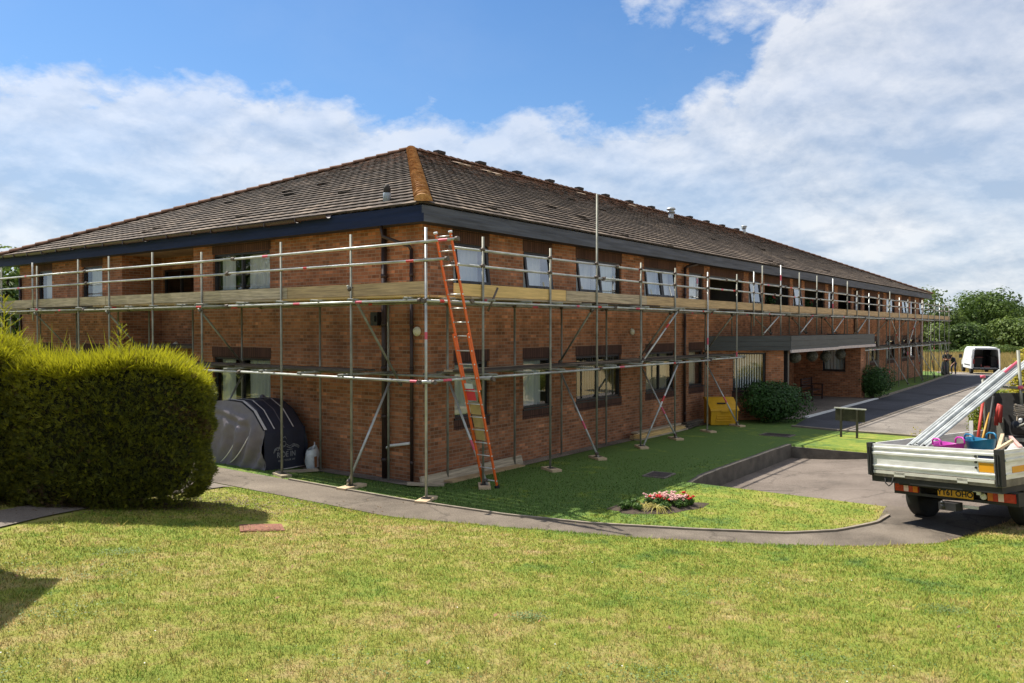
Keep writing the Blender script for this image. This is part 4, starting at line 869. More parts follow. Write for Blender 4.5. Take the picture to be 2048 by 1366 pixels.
# ------------------------------------------------------------------ motorcycle shelter under its cover
def shelter():
    t = thing('motorcycle_shelter', 'sagging dark grey fabric motorcycle shelter with a white motorbike logo, standing by the wall', 'shelter cover', (-.82, 3.32, .05))
    m_cov = M('grey_sunlit_cover_fabric', (.165, .145, .172), .62, var=.14, scale=5, spec=.5); m_covd = M('navy_cover_fabric', (.030, .033, .055), .55, var=.15, scale=4, spec=.5); m_pip = M('white_piping', (.72, .68, .66), .6, var=.05)  # left sheet's grey is lightened and pinkened to stand for grazing sun
    # side profile (y back from the logo end, z): upright end, two-step hood, top, far end
    prof = [(0, 0), (0, .32), (0, .64), (0, .93), (.012, .955), (.19, 1.16), (.37, 1.365), (.385, 1.38), (.78, 1.585), (.80, 1.592), (1.4, 1.61), (1.7, 1.58), (1.95, 1.48), (2.15, 1.22), (2.27, .85), (2.3, .4), (2.3, 0)]
    prof = [(y, z*.91) for y, z in prof]; W = .52
    # hood shell: profile swept across x, slightly domed
    rows = []; nx = 13
    for i, (y, z) in enumerate(prof):
        row = []
        for k in range(nx):
            s = k/(nx-1)*2-1; dome = (1-abs(s)**3)*.012 if 3 < i < 14 else (.012 if 0 < i < 3 else 0)
            w = W
            row.append((s*w, y+.012*math.sin(s*7+i)*(i < 4)*(i > 0), z+dome*(z > .5)))
        rows.append(row)
    mb = MB(); mb.grid(rows); mb.build('hood', m_covd, t)
    # sides: draped sheets with folds (left one faces the path)
    for sd, nm in ((-1, 'side_sheet'), (1, 'side_sheet')):
        rows = []; NY, NZ = 60, 34
        for i in range(NY):
            y = -.02+2.34*i/(NY-1); zt_ = float(np.interp(y, [p[0]+1e-4*k for k, p in enumerate(prof)][3:14], [p[1] for p in prof][3:14])) if 0 <= y <= 2.15 else .9
            row = []
            for k in range(NZ):
                s = k/(NZ-1); z = zt_*(1-s)+.01
                x = sd*(W+.004)
                bulge = .07*math.sin(math.pi*min(1, s*1.15))*math.sin(math.pi*i/(NY-1))**.5
                # swags falling diagonally from the hood hinge to the near bottom corner
                u = (y-.15)*1.0+(z-.9)*.62
                fold = .080*math.sin(u*13+1.2*math.sin(z*4))*smooth(np.array(1-abs(z-.55)/.75))*smooth(np.array((1.9-y)/1.1))
                fold += .035*math.exp(-((z-1.17+.10*math.sin(y*3))/.07)**2)*smooth(np.array((y-.35)/.3)) - .03*math.exp(-((z-1.05+.10*math.sin(y*3))/.06)**2)*smooth(np.array((y-.35)/.3))
                fold += .020*mnoise.noise(Vector((y*6, z*9, 3)))+.03*mnoise.noise(Vector((y*2.2, z*2.2, 9)))
                row.append((x+sd*(bulge+float(fold)*min(1, s*5)+.01), y, z))
            rows.append(row)
        mb = MB(); mb.grid(rows); mb.build(nm, m_cov if sd < 0 else m_covd, t)
    # pale piping over the hood and the band along the hem, tuck straps
    for s in (-.93, -.50, -.02, .46):
        mb = MB(); wd = .035 if s < -.9 else .014
        pts = [(y, z) for y, z in prof if z > .86][:8]
        rows = [[(s*W-wd, y-.006, z+.044), (s*W+wd, y-.006, z+.044)] for y, z in pts]; mb.grid(rows); mb.build('piping', m_pip if s != -.02 else m_cov, t)
    mb = MB(); mb.path([(-W-.03, -.03, .02), (-W-.05, 1.2, .02), (-W-.03, 2.3, .02)], .018, 6); mb.path([(-W, -.02, .02), (W, -.02, .02)], .012, 6); mb.build('hem', m_pip, t)
    for a, b in (((-W-.07, .45, .75), (-W-.05, 1.15, .12)), ((-W-.085, .75, .80), (-W-.06, 1.5, .10))):
        mb = MB(); A, B = Vector(a), Vector(b); pts = [A.lerp(B, k/8)+Vector((-.035*math.sin(math.pi*k/8), 0, -.10*math.sin(math.pi*k/8))) for k in range(9)]; mb.path(pts, .011, 5); mb.build('piping', m_pip, t)
    mb = MB(); mb.lathe([(.05, 1.47), (.055, 1.53), (.02, 1.56)], (.30, 1.2, 0), 10); mb.build('vent_knob', m_cov, t)
    # logo on the upright end: a motorbike outline over two lines of lettering
    wl = M('white_print', (.36, .36, .37), .6, var=.05); e = t
    mb = MB(); yy = -.018
    def cir(cx, cz, r, a0=0, a1=360, n=20, w=.006): mb.path([(cx+r*math.cos(R(a0+(a1-a0)*k/n)), yy, cz+r*math.sin(R(a0+(a1-a0)*k/n))) for k in range(n+1)], w, 4)
    def ln(*p, w=.006): mb.path([(a, yy, b) for a, b in p], w, 4)
    cir(-.19, .40, .105, -10, 190); cir(-.19, .40, .085, 0, 180); cir(.27, .40, .10, 20, 130); cir(.27, .40, .125, 30, 140)
    ln((-.19, .42), (-.15, .50), (-.10, .63), (-.13, .66)); ln((-.17, .44), (-.25, .46)); ln((-.10, .60), (-.06, .70), (0, .72), (.04, .66)); ln((-.08, .60), (-.06, .42), (-.02, .38)); cir(-.03, .57, .05); ln((.02, .56), (.12, .50), (.22, .545), (.34, .50)); ln((.04, .50), (.14, .46), (.24, .50), (.36, .44)); ln((.05, .43), (.20, .43)); ln((-.12, .55), (-.05, .50), (.02, .52))
    mb.build('logo_motorbike', wl, t)
    text('lettering', 'RIDE IN', .17, wl, t, (.03, yy, .33), (R(90), 0, 0), .002, sx=.86)
    text('lettering', 'RIDE YOUR WI', .058, wl, t, (.04, yy, .205), (R(90), 0, 0), .002, sx=1.15)
shelter()
def bag():
    t = thing('rubble_bag', 'crumpled white plastic rubble bag standing beside the grey motorcycle shelter', 'bag', (-.32, 3.02, .06), .3)
    rows = []; n = 22
    for k in range(12):
        s = k/11; z = .43*s; r = .15*(1+.12*math.sin(s*3.1)-.25*max(0, s-.75)*3); row = []
        for i in range(n+1):
            a = 2*math.pi*(i % n)/n; q = r*(1+.10*mnoise.noise(Vector((math.cos(a)*1.6, math.sin(a)*1.6, z*5)))+.05*math.sin(a*5+z*20)); row.append((q*math.cos(a), q*math.sin(a)*.8, z*(1+(.10*math.cos(a+.3) if s > .8 else 0))))
        rows.append(row)
    mb = MB(); mb.grid(rows); mb.face([Vector(p) for p in rows[0][:-1]][::-1]); mb.build('sack', M('white_woven_plastic', (.62, .65, .66), .5, var=.2, scale=9), t)
    mb = MB(); mb.grid([[(-.10, -.13, .02), (-.02, -.138, .02)], [(-.12, -.135, .26), (-.03, -.145, .26)]]); mb.build('label_panel', M('brown_print', (.30, .13, .06), .6), t)
    mb = MB(); mb.prism([(.02, -.02, .41), (.15, .02, .39), (.18, .04, .53), (.12, .0, .48)], (0, .03, .01)); mb.build('torn_flap', M('white_flap', (.66, .69, .70), .5), t)
bag()
# ------------------------------------------------------------------ timber
def timber():
    mb = MB(); mb.bar((-.35, -.30, z1(0, -.3)+.10), (3.0, -.27, .115), .05, .23, 0, (0, .35, 1)); tag(mb.build('plank', m_board), 'long weathered grey plank on edge against the wall by the building corner', 'plank', 'loose planks along the wall')
    mb = MB(); mb.bar((.25, -.47, .055), (2.75, -.44, .04), .225, .04); tag(mb.build('plank', m_boardo), 'pale plank lying flat in front of the leaning grey plank near the corner', 'plank', 'loose planks along the wall')
    mb = MB(); mb.bar((-.55, -.10, .10), (-.05, -.62, .06), .2, .035); tag(mb.build('plank', m_board), 'short broken board on the gravel right at the corner of the building', 'plank', 'loose planks along the wall')
    mb = MB(); mb.bar((-1.30, 3.0, .09), (-.55, 2.55, .09), .2, .035); tag(mb.build('plank', m_board), 'short grey board on the ground at the near end of the motorcycle shelter', 'plank', 'loose planks along the wall')
    st = [(7.9, 11.0, -.62, .03, m_board), (8.0, 11.1, -.42, .03, m_boardo), (7.95, 10.9, -.58, .075, m_boardy), (8.1, 11.2, -.38, .075, m_boardo), (8.05, 10.7, -.52, .12, m_boardy), (8.2, 10.9, -.36, .165, m_board)]
    lb = ['bottom grey plank at the outer side of the stack by the wall', 'bottom tan plank against the wall in the plank stack', 'yellow plank in the second layer of the stack, on its outer side', 'tan plank in the second layer of the stack, against the wall', 'yellow plank in the third layer of the stack by the wall', 'topmost grey plank of the stack by the wall']
    for (a, b, y, z, mt), l in zip(st, lb):
        mb = MB(); mb.bar((a, y, z+.03), (b, y+random.uniform(-.05, .05), z+.03+random.uniform(0, .02)), .215, .04); tag(mb.build('plank', mt), l, 'plank', 'planks stacked under the fourth window')
    for k, l in enumerate(('lowest dark offcut in the small heap left of the yellow grit bin', 'middle dark offcut in the small heap left of the yellow grit bin', 'top dark offcut in the small heap left of the yellow grit bin')):
        mb = MB(); mb.bar((11.0+.15*k, -.62+.1*k, .07+.05*k), (12.35, -.40-.06*k, .10+.055*k), .2, .035); tag(mb.build('plank', m_boardd), l, 'plank', 'offcuts by the grit bin')
timber()
# ------------------------------------------------------------------ grit bin, sign, manholes, bench, baskets
def yard():
    t = thing('grit_bin', 'yellow plastic grit bin with a sloping lid against the brick wall', 'grit bin', (13.12, -.84, .03), R(-48)); my = M('yellow_plastic', (.62, .34, .012), .45, var=.1)
    mb = MB(); w = .44; P = lambda x: [(x, -.36, 0), (x, .30, 0), (x, .34, .80), (x, .12, .80), (x, -.40, .47)]
    mb.prism([(p[0]*1.0, p[1], p[2]*.98) for p in P(-w)], (2*w, 0, 0)); mb.build('bin_body', my, t)
    mb = MB(); mb.prism([(-w-.03, -.43, .455), (-w-.03, -.425, .50), (-w-.03, .11, .845), (-w-.03, .37, .845), (-w-.03, .37, .79), (-w-.03, .13, .79)], (2*w+.06, 0, 0)); mb.box((-.12, -.455, .42), (.12, -.42, .47)); mb.build('lid', my, t)
    for z in (.12, .20, .28): 
        mb = MB(); mb.box((-.26-.02*(z < .2), -.405, z), (.26, -.36, z+.035)); mb.build('rib', my, t)
    mb = MB(); mb.box((-.18, -.21, .655), (.10, -.19, .70)); mb.build('hinge_strap', m_black, t)
    # board sign seen from behind
    a, b = at(1682, 877, 2, 0.0), at(1714, 880, 2, 0.0); m = (a+b)/2; rz = math.atan2(b[1]-a[1], b[0]-a[0])
    t = thing('notice_board', 'back of a small dark timber sign on two posts in the grass strip', 'sign', (m[0], m[1], z1(m[0], m[1])), rz); h = float(np.hypot(*(b-a)[:2]))/2; mw = M('dark_stained_timber', (.060, .055, .035), .8, var=.3)
    mb = MB(); mb.box((-.40, .028, .46), (.42, .05, .80)); mb.build('sign_board', mw, t)
    mb = MB(); mb.box((-.43, -.0, .80), (.45, .075, .83)); mb.build('cap_rail', M('pale_cap_rail', (.5, .5, .42), .7), t)
    for x in (-h, h): mb = MB(); mb.bar((x, 0, -.1), (x, 0, .79), .05, .055, up=(0, 1, 0)); mb.build('post', mw, t)
    # manholes
    mi = M('rusty_iron_cover', (.22, .095, .060), .8, .1, var=.3, scale=10, bump=.4); mi2 = M('dark_iron_cover', (.055, .040, .036), .8, .1, var=.3, scale=10)
    for (px, py, z, w, d, rz, mt, lab) in ((523, 1063, .31, .62, .46, -1.05, mi, 'rusty red manhole cover in the dry front lawn'), (1555, 871, .03, .75, .6, .05, mi2, 'dark manhole cover in the shaded lawn near the kerb corner'), (1318, 951, .06, .5, .4, .1, mi2, 'small overgrown dark cover in the shaded lawn near the flower bed')):
        p = at(px, py, 2, z); zz = z1(p[0], p[1]); p = at(px, py, 2, zz); o = bpy.data.objects.new('manhole_cover', None)
        mb = MB(); mb.box((-w/2, -d/2, -.08), (w/2, d/2, .022)); 
        for k in range(-2, 3): mb.box((-w*.42, k*d*.17-.012, .022), (w*.42, k*d*.17+.012, .027))
        c = thing('manhole_cover', lab, 'manhole cover', (p[0], p[1], zz+(.04 if mt is mi else .008)), rz); bpy.data.objects.remove(o)
        nrm = Vector((z1(p[0]-.2, p[1])-z1(p[0]+.2, p[1]), z1(p[0], p[1]-.2)-z1(p[0], p[1]+.2), .4)).normalized(); c.rotation_euler = (nrm.to_track_quat('Z', 'Y') @ Matrix.Rotation(rz, 3, 'Z').to_quaternion()).to_euler(); mb.build('lid', mt, c)
        mb = MB()
        for s in (-1, 1): mb.box((s*(w/2+.005), -d/2-.05, -.03), (s*(w/2+.05), d/2+.05, .018)); mb.box((-w/2-.005, s*(d/2+.005), -.03), (w/2+.005, s*(d/2+.05), .018))
        mb.build('frame', mt if mt is mi else m_slab, c)
    # bench against the return wall of the porch
    t = thing('wooden_bench', 'dark wooden slatted bench under the porch canopy', 'bench', (24.9, -.05, z1(24.9, -.05)+.03), R(0)); mw = M('dark_red_timber', (.045, .018, .014), .6, var=.3)
    mb = MB()
    for k in range(5): mb.box((-.75, -.42+k*.09, .42), (.75, -.35+k*.09, .45))
    mb.build('seat', mw, t); mb = MB()
    for k in range(4): mb.box((-.75, .05+k*.012, .54+k*.11), (.75, .075+k*.012, .61+k*.11))
    mb.build('backrest', mw, t)
    for x in (-.74, .74):
        for y, h in ((-.42, .64), (.06, .96)): mb = MB(); mb.box((x-.03, y-.03, 0), (x+.03, y+.03, h)); mb.build('leg', mw, t)
        mb = MB(); mb.box((x-.035, -.47, .641), (x+.035, .03, .68)); mb.build('armrest', mw, t)
        mb = MB(); mb.box((x-.02, -.39, .16), (x+.02, .03, .21)); mb.build('stretcher', mw, t)
    # hanging balls under the canopy edge
    ml = leaf_mat('dull_basket_moss', (.085, .085, .060), (.20, .20, .16), .1)
    for i, ((px, py), lab) in enumerate(zip(((1590, 706), (1624, 703), (1651, 704), (1681, 700)), ('first round hanging moss ball from the bay end of the porch', 'second round hanging moss ball from the bay end of the porch', 'third round hanging moss ball, before the left part of the end window', 'last round hanging moss ball, before the right part of the end window'))):
        p = at(px, py+9, 1, -1.75); t = thing('hanging_basket', lab, 'hanging basket', tuple(p), 0, 'moss balls hanging from the porch')
        n = 900; d = rng.normal(size=(n, 3)); d /= np.linalg.norm(d, axis=1)[:, None]; c = d*(.20+rng.uniform(-.015, .02, (n, 1))); a = rng.normal(size=(n, 3)); a -= d*(a*d).sum(1)[:, None]*.8; a /= np.linalg.norm(a, axis=1)[:, None]; b = np.cross(d, a); s = .028
        V = np.stack([c+a*s, c+b*s*.6, c-a*s, c-b*s*.6], 1).reshape(-1, 3); np_mesh('moss_ball', V, 4, ml, t, np.repeat(rng.random(n), 4))
        mb = MB(); mb.path([(0, 0, .19), (0, 0, 2.36-p[2])], .006, 5); mb.build('chain', m_metal, t); mb = MB(); mb.lathe([(.02, -.19), (.14, -.13), (.19, 0), (.14, .13), (.02, .19)], (0, 0, 0), 12); mb.build('core', M('moss_core', (.06, .06, .045), .9), t)
yard()
# ------------------------------------------------------------------ dropside truck: x forwards, y to its left, z up, origin at the tail
TQ = dict(X=1.309, Y=-8.971, Z=.981, h=-.412, roll=-.072, pitch=.006)
TM = Matrix.Translation((TQ['X'], TQ['Y'], TQ['Z'])) @ Matrix.Rotation(TQ['h'], 4, 'Z') @ Matrix.Rotation(-TQ['pitch'], 4, 'Y') @ Matrix.Rotation(TQ['roll'], 4, 'X')
def tw(x, y, z): return TM @ Vector((x, y, z))
m_tw = M('dusty_white_paint', (.66, .65, .60), .4, var=.12, scale=2.5); m_alb = M('scuffed_aluminium_side', (.72, .71, .68), .45, .18, var=.22, scale=3, stretch=(1, 1, 6)); m_chas = M('black_chassis', (.022, .022, .022), .6, var=.3)
def truck():
    t = thing('dropside_truck', 'grey dropside truck with number plate YT61 OHO, loaded with tubes, in the parking bay', 'truck'); t.matrix_world = TM
    W, L, H = 1.03, 3.15, .40
    mb = MB(); mb.box((0, -W, -.10), (L, W, .0)); mb.build('load_floor', M('worn_truck_floor', (.20, .17, .13), .8, var=.4), t)
    def side(name, A, B, inn, mats=None):
        """ribbed aluminium board between A and B; inn: inward direction"""
        A, B, inn = Vector(A), Vector(B), Vector(inn); prof = [(0, .0), (.0, .05), (-.018, .055), (-.018, .075), (0, .08), (0, .235), (-.022, .245), (-.022, .275), (.0, .285), (0, .325), (-.014, .33), (-.014, .355), (0, .36), (0, H), (.035, H), (.035, 0)]
        mb = MB(); mb.prism([A+inn*a+Vector((0, 0, z)) for a, z in prof], B-A); return mb.build(name, m_alb, t)
    tg = side('tailboard', (0, -W+.07, 0), (0, W-.06, 0), (1, 0, 0)); side('side_board', (.08, -W, 0), (L, -W, 0), (0, 1, 0)); side('side_board', (.08, W, 0), (L, W, 0), (0, -1, 0))
    mb = MB(); mb.box((-.012, -W+.10, -.055), (.03, W-.04, -.012)); mb.box((-.012, -.55, -.085), (.02, -.40, -.02)); mb.box((-.012, .42, -.085), (.02, .60, -.02)); mb.build('rear_sill', M('pale_sill_rail', (.66, .64, .58), .4, .3, var=.1), t)
    for s in (-1, 1):
        mb = MB(); mb.box((-.03, s*(W+.01), -.09), (.08, s*(W-.075), H+.015)); mb.box((-.042, s*(W-.015), -.06), (-.03, s*(W-.03), H-.05)); mb.box((-.042, s*(W-.045), -.06), (-.03, s*(W-.06), H-.05)); mb.build('corner_post', m_chas, t)
    yel = M('orange_reflector', (.72, .32, .015), .4, var=.05)
    mb = MB(); mb.box((-.005, -W+.10, .095), (-.001, -W+.31, .225)); mb.build('reflector', yel, tg)
    mb = MB(); mb.box((.25, -W-.006, .075), (1.0, -W-.001, .165)); mb.build('reflector', yel, t)
    mb = MB(); mb.box((-.006, -W+.10, .285), (-.001, -W+.31, .322)); mb.build('tail_sticker', M('navy_sticker', (.03, .04, .09), .4), tg)
    for z in (.305, .225, .15): mb = MB(); mb.path([(-.02, -W+.345, z), (.0, -W+.345, z)], .016, 10); mb.build('bolt_boss', m_metal, tg)
    # chassis, bumper bar, lamps, plate, hitch
    mb = MB(); mb.box((.02, -W+.02, -.19), (L, W-.02, -.10)); 
    for y in (-.40, .40): mb.box((.40, y-.04, -.40), (5.2, y+.04, -.19))
    mb.box((.12, -.70, -.225), (.22, .62, -.19)); mb.build('chassis', m_chas, t)
    mb = MB(); mb.box((.20, -1.12, -.375), (.34, .76, -.335)); mb.box((.20, -1.12, -.335), (.34, -.70, -.19)); mb.box((.20, .32, -.335), (.34, .76, -.20)); mb.build('bumper_bar', m_chas, t)
    for y0, y1, o in ((-1.09, -.72, 0), (.34, .72, 1)):
        l = MB(); l.box((.165, y0, -.325), (.199, y1, -.205)); lo = l.build('tail_light', M('red_lamp_lens', (.42, .035, .02), .25, var=.25, scale=20), t)
        w = (y1-y0)/5
        for k, mt in ((2, M('clear_lamp_lens', (.75, .55, .5), .2)), (4 if not o else 0, M('amber_lamp_lens', (.60, .17, .02), .25))):
            l = MB(); l.box((.160, y0+w*k, -.32), (.1645, y0+w*(k+1), -.21)); l.build('lens', mt, lo)
    pl = MB(); pl.box((.165, -.51, -.335), (.175, .02, -.22)); po = pl.build('number_plate', M('yellow_plate', (.66, .33, .02), .35, var=.03), t)
    o = text('lettering', 'YT61 OHO', .112, m_black, po, (.163, -.245, -.278), (R(90), 0, R(-90)), .001, sx=.98, bold=.003)
    l = MB(); l.lathe([(.045, -.0), (.05, .02), (.02, .03)], (.165, -.655, -.275), 12, axis='X'); l.build('fog_lamp', M('clear_lens_white', (.6, .58, .54), .2), t)
    mb = MB(); mb.box((.10, -.66, -.25), (.16, -.60, -.16)); mb.box((.06, -.68, -.205), (.16, -.57, -.175)); mb.build('plate_lamp_bracket', m_alu, t)
    mb = MB(); mb.box((-.02, -.36, -.50), (.15, -.10, -.39)); mb.path([(-.06, -.20, -.47), (-.08, -.20, -.40)], .028, 10); mb.lathe([(.01, 0), (.028, .012), (.03, .03), (.02, .05), (.005, .055)], (-.08, -.20, -.41), 12); mb.build('tow_hitch', m_metal, t)
    mb = MB(); mb.box((.12, -.60, -.46), (.14, -.38, -.42)); mb.build('step_plate', M('pale_step', (.55, .52, .45), .5), t)
    mb = MB(); mb.path([(.0, .62, -.10), (-.02, .64, -.20), (-.01, .70, -.24), (.0, .76, -.20), (.02, .78, -.10)], .010, 6); mb.build('safety_loop', m_black, t)
    mb = MB(); mb.box((.03, -.86, -.135), (.045, -.74, -.10)); mb.build('reflector', M('red_reflector', (.45, .03, .03), .3), t)
    # wheels resting on the ground
    for x in (1.0, 4.05):
        for y in (-.80, .80):
            p = tw(x, y, 0); g = z1(p.x, p.y); r = .34; zc = g+r-p.z-.01
            w = MB(); w.lathe([(.20, -.10), (r-.02, -.11), (r, -.09), (r, .09), (r-.02, .11), (.20, .10)], (x, y, zc), 26, axis='Y'); wt = w.build('wheel', m_black, t)
            w = MB(); w.lathe([(.04, -.085), (.12, -.06), (.19, -.085), (.205, -.09), (.205, .09), (.19, .085), (.12, .06), (.04, .085)], (x, y, zc), 20, axis='Y'); w.build('rim', m_galvd, wt)
        p0 = tw(x, -.8, 0); p1 = tw(x, .8, 0); mb = MB(); mb.path([(x, -.75, z1(p0.x, p0.y)+.33-p0.z), (x, .75, z1(p1.x, p1.y)+.33-p1.z)], .05, 8); mb.build('axle', m_chas, t)
    mb = MB(); mb.box((.55, .58, -.24), (1.45, 1.0, -.20)); mb.box((.55, -.58, -.24), (1.45, -1.0, -.20)); mb.build('mudguard', m_chas, t)
    # headboard and rack of tubes
    mb = MB(); mb.box((L-.02, -W, 0), (L+.03, W, 1.05)); mb.build('headboard', M('dark_headboard', (.030, .030, .030), .7, var=.4), t)
    mpn = M('grey_mesh_panel', (.22, .22, .18), .7, var=.3); mb = MB(); mb.box((L-.06, .66, .05), (L-.025, .94, .62)); mb.build('mesh_panel', mpn, t); mb = MB(); mb.box((L-.06, -.95, .05), (L-.025, -.6, .7)); mb.build('mesh_panel', mpn, t)
    for y, h in ((.93, 1.36), (.30, 1.78), (-.93, 1.78)):
        mb = MB(); mb.tube((L-.11, y, 0), (L-.11, y, h), .0265, 8); mb.tube((L-.11, y, h-.04 if h < 1.5 else 1.12), (L-.11, y, h+.01 if h < 1.5 else 1.18), .042, 8, 1); mb.build('rack_post', [m_galvd, m_pink], t)
    mb = MB(); mb.tube((L-.11, .30, 1.14), (L-.11, .62, 1.16), .024, 8); mb.tube((L-.11, -.93, 1.1), (L-.11, .30, 1.1), .024, 8); mb.build('rack_rail', m_galvd, t)
    # cab
    mb = MB(); pr = [(L+.10, -.15), (L+.10, .85), (L+.30, .98), (L+1.15, .98), (L+1.70, .56), (L+2.15, .48), (L+2.28, .30), (L+2.30, -.35), (L+1.9, -.40), (L+.6, -.40)]
    mb.prism([(x, -.95, z) for x, z in pr], (0, 1.90, 0)); cb = mb.build('cab', m_tw, t)
    for s in (-1, 1): mb = MB(); mb.prism([(L+.55, s*.953, .48), (L+.62, s*.953, .88), (L+1.10, s*.953, .88), (L+1.5, s*.953, .52)], (0, s*.004, 0)); mb.build('side_window', m_glass_dk, cb)
    mb = MB(); mb.prism([(L+1.20, -.82, .945), (L+1.20, .82, .945), (L+1.69, .84, .57), (L+1.69, -.84, .57)], (.012, 0, .010)); mb.build('windscreen', m_black, cb)
    for s in (-1, 1): mb = MB(); mb.box((L+1.35, s*1.02, .55), (L+1.45, s*1.2, .85)); mb.build('mirror', m_chas, cb); mb = MB(); mb.box((L+2.27, s*.55, .05), (L+2.305, s*.88, .25)); mb.build('headlight', m_glass, cb)
truck()
def truck_load():
    def in_truck(o): o.matrix_world = TM @ o.matrix_world; return o
    # tubes resting on the tail end of the load floor and on the rack rail
    ends = [(.71-.054*k-(.004*(k % 2)), .385+.016*(k % 2)+.006*(k % 3), xe, .675-.054*k, .385+.014*((k+1) % 2)+.40*(xe-.5)) for k, xe in enumerate((3.12, 3.22, 3.30, 3.36, 5.6, 5.9, 5.7))]+[(.545, .43, 3.42, .51, .43+.40*2.92)]
    mtz = M('dull_zinc_tube', (.46, .48, .47), .48, .3, var=.3, scale=5)
    lab = ['leftmost short tube of the bundle rising over the truck bed', 'second short tube from the left in the bundle rising over the truck bed', 'short tube at the middle of the bundle rising over the truck bed', 'fourth short tube of the bundle, next to the long ones', 'left one of the long tubes that run on past the truck rack', 'second of the long tubes in the bundle that run on past the truck rack', 'lowest and outermost long tube of the bundle on the truck', 'short tube with a pink painted end lying on top of the tube bundle']
    for k, ((y0, z0, x1, y1, z1_), l) in enumerate(zip(ends, lab)):
        a = Vector((.50+.02*(k % 3), y0, z0-.06)); b = Vector((x1, y1, z1_)); mb = MB(); r = .0228; d = (b-a).normalized(); n = 10
        # hollow tube
        mb.tube(a, b, r, n, 0, caps=False); mb.tube(a+d*.002, b-d*.002, r-.005, n, 1, caps=False)
        for q in (a, b):
            pts = []; s = d.cross(Vector((0, 0, 1))).normalized(); u = s.cross(d)
            for i in range(n):
                a0, a1 = 2*math.pi*i/n, 2*math.pi*(i+1)/n
                mb.face([q+(s*math.cos(a0)+u*math.sin(a0))*r, q+(s*math.cos(a1)+u*math.sin(a1))*r, q+(s*math.cos(a1)+u*math.sin(a1))*(r-.005), q+(s*math.cos(a0)+u*math.sin(a0))*(r-.005)], 0)
        if k == 7: mb.tube(b-d*.5, b-d*.05, r+.001, n, 2, caps=False)
        o = mb.build('scaffold_tube', [mtz, m_black, m_pink]); tag(o, l, 'scaffold tube', 'tubes lying over the truck bed'); in_truck(o)
    m_pk = M('magenta_plastic', (.50, .045, .36), .4, var=.05); m_bl = M('blue_plastic', (.012, .16, .30), .4, var=.05)
    def tub(name, lab, c, r0, r1, h, mat, oy=.85):
        t = thing(name, lab, 'flexible tub'); mb = MB(); n = 24; rows = []
        for rr, z in ((r0, 0), (r0+(r1-r0)*.5, h*.5), (r1, h), (r1+.02, h+.005), (r1-.015, h-.01), (r0-.01, .02)): rows.append([(rr*math.cos(2*math.pi*i/n), rr*oy*math.sin(2*math.pi*i/n), z+(.02*math.cos(4*math.pi*i/n) if z >= h-.02 else 0)) for i in range(n+1)])
        mb.grid(rows); mb.face([Vector(p) for p in rows[0][:-1]]); mb.face([Vector(p) for p in rows[-1][:-1]]); mb.build('tub_shell', mat, t)
        for s in (-1, 1):
            mb = MB(); mb.path([(-.10, s*r1*oy*.97, h), (-.09, s*r1*oy*.98, h+.06), (-.05, s*r1*oy, h+.085), (.05, s*r1*oy, h+.085), (.09, s*r1*oy*.98, h+.06), (.10, s*r1*oy*.97, h)], .014, 6); mb.build('handle', mat, t)
        t.matrix_world = TM @ Matrix.Translation(c) @ Matrix.Rotation(R(70), 4, 'Z'); return t
    tub('rubber_tub', 'magenta flexible tub with handles just behind the tailboard of the truck', (.55, .05, .09), .16, .235, .31, m_pk); tub('rubber_tub', 'blue flexible tub beside the magenta one on the truck bed', (.85, -.26, .13), .15, .225, .33, m_bl)
    # rope coiled on the rack post
    mr = M('tan_rope', (.50, .42, .32), .9, var=.2, scale=40)
    t = thing('rope', 'hank of tan rope hanging from the rack post of the truck', 'rope')
    mb = MB(); cx, cy = 2.98, .26
    for k in range(9): mb.path([(cx+.10*math.cos(a)*.6, cy+.115*math.cos(a), .80+.02*k-.06+.05*math.sin(a+k*.5)) if 0 else (cx-.03+.07*math.sin(a), cy+.12*math.cos(a)*(1-.05*(k % 3)), .70+.018*k+.02*math.sin(a*1.0+k)) for a in np.linspace(0, 2*math.pi, 15)], .011, 5)
    for k in range(7): mb.path([(cx-.05+.01*k, cy+(k-3)*.03, .72), (cx-.06+.012*k, cy+(k-3)*.034, .62), (cx-.06, cy+(k-3)*.028, .50), (cx-.05+.01*k, cy+(k-2.5)*.012, .46)], .011, 5)
    for k in range(4): mb.path([(cx-.02, cy-.05+.01*k, .84), (cx, cy-.12-.02*k, 1.0), (cx, cy-.17-.03*k, 1.13), (cx+.02, cy-.24-.03*k, 1.05)], .012, 5)
    mb.path([(cx-.05, cy-.01, .47), (cx-.07, cy-.0, .2), (cx-.05, cy-.03, .02)], .009, 5); mb.build('hank', mr, t); t.matrix_world = TM
    # tools and offcuts
    def stick(a, b, r, mat, lab, cat, name, hd=None):
        t = MB(); t.path([a, b], r, 7)
        if hd: t.bar(*hd, m=0)
        o = t.build(name, mat); tag(o, lab, cat); in_truck(o)
    rp = M('red_plastic', (.42, .045, .035), .55, var=.3); yo = M('yellow_tool_plastic', (.52, .28, .04), .55, var=.3); dk = m_chas
    stick((2.6, .88, .02), (2.98, .91, .95), .026, rp, 'red spirit level standing against the truck headboard', 'tool', 'spirit_level'); stick((2.55, .80, .02), (2.98, .82, .72), .02, yo, 'yellow handled tool leaning on the truck headboard', 'tool', 'long_tool'); stick((2.62, .74, .02), (3.02, .75, 1.0), .025, dk, 'dark steel bar leaning on the truck headboard', 'tool', 'steel_bar')
    t = MB(); t.path([(2.98, .72, .50), (2.98, .68, .74), (2.98, .64, .86), (2.98, .62, .84), (2.98, .65, .55)], .035, 7); o = t.build('plastic_barrier_foot', rp); tag(o, 'red curved plastic piece hanging on the truck headboard', 'plastic piece'); in_truck(o)
    t = thing('hand_winch', 'dark engine powered hoist lying against the headboard on the truck', 'hoist'); mb = MB()
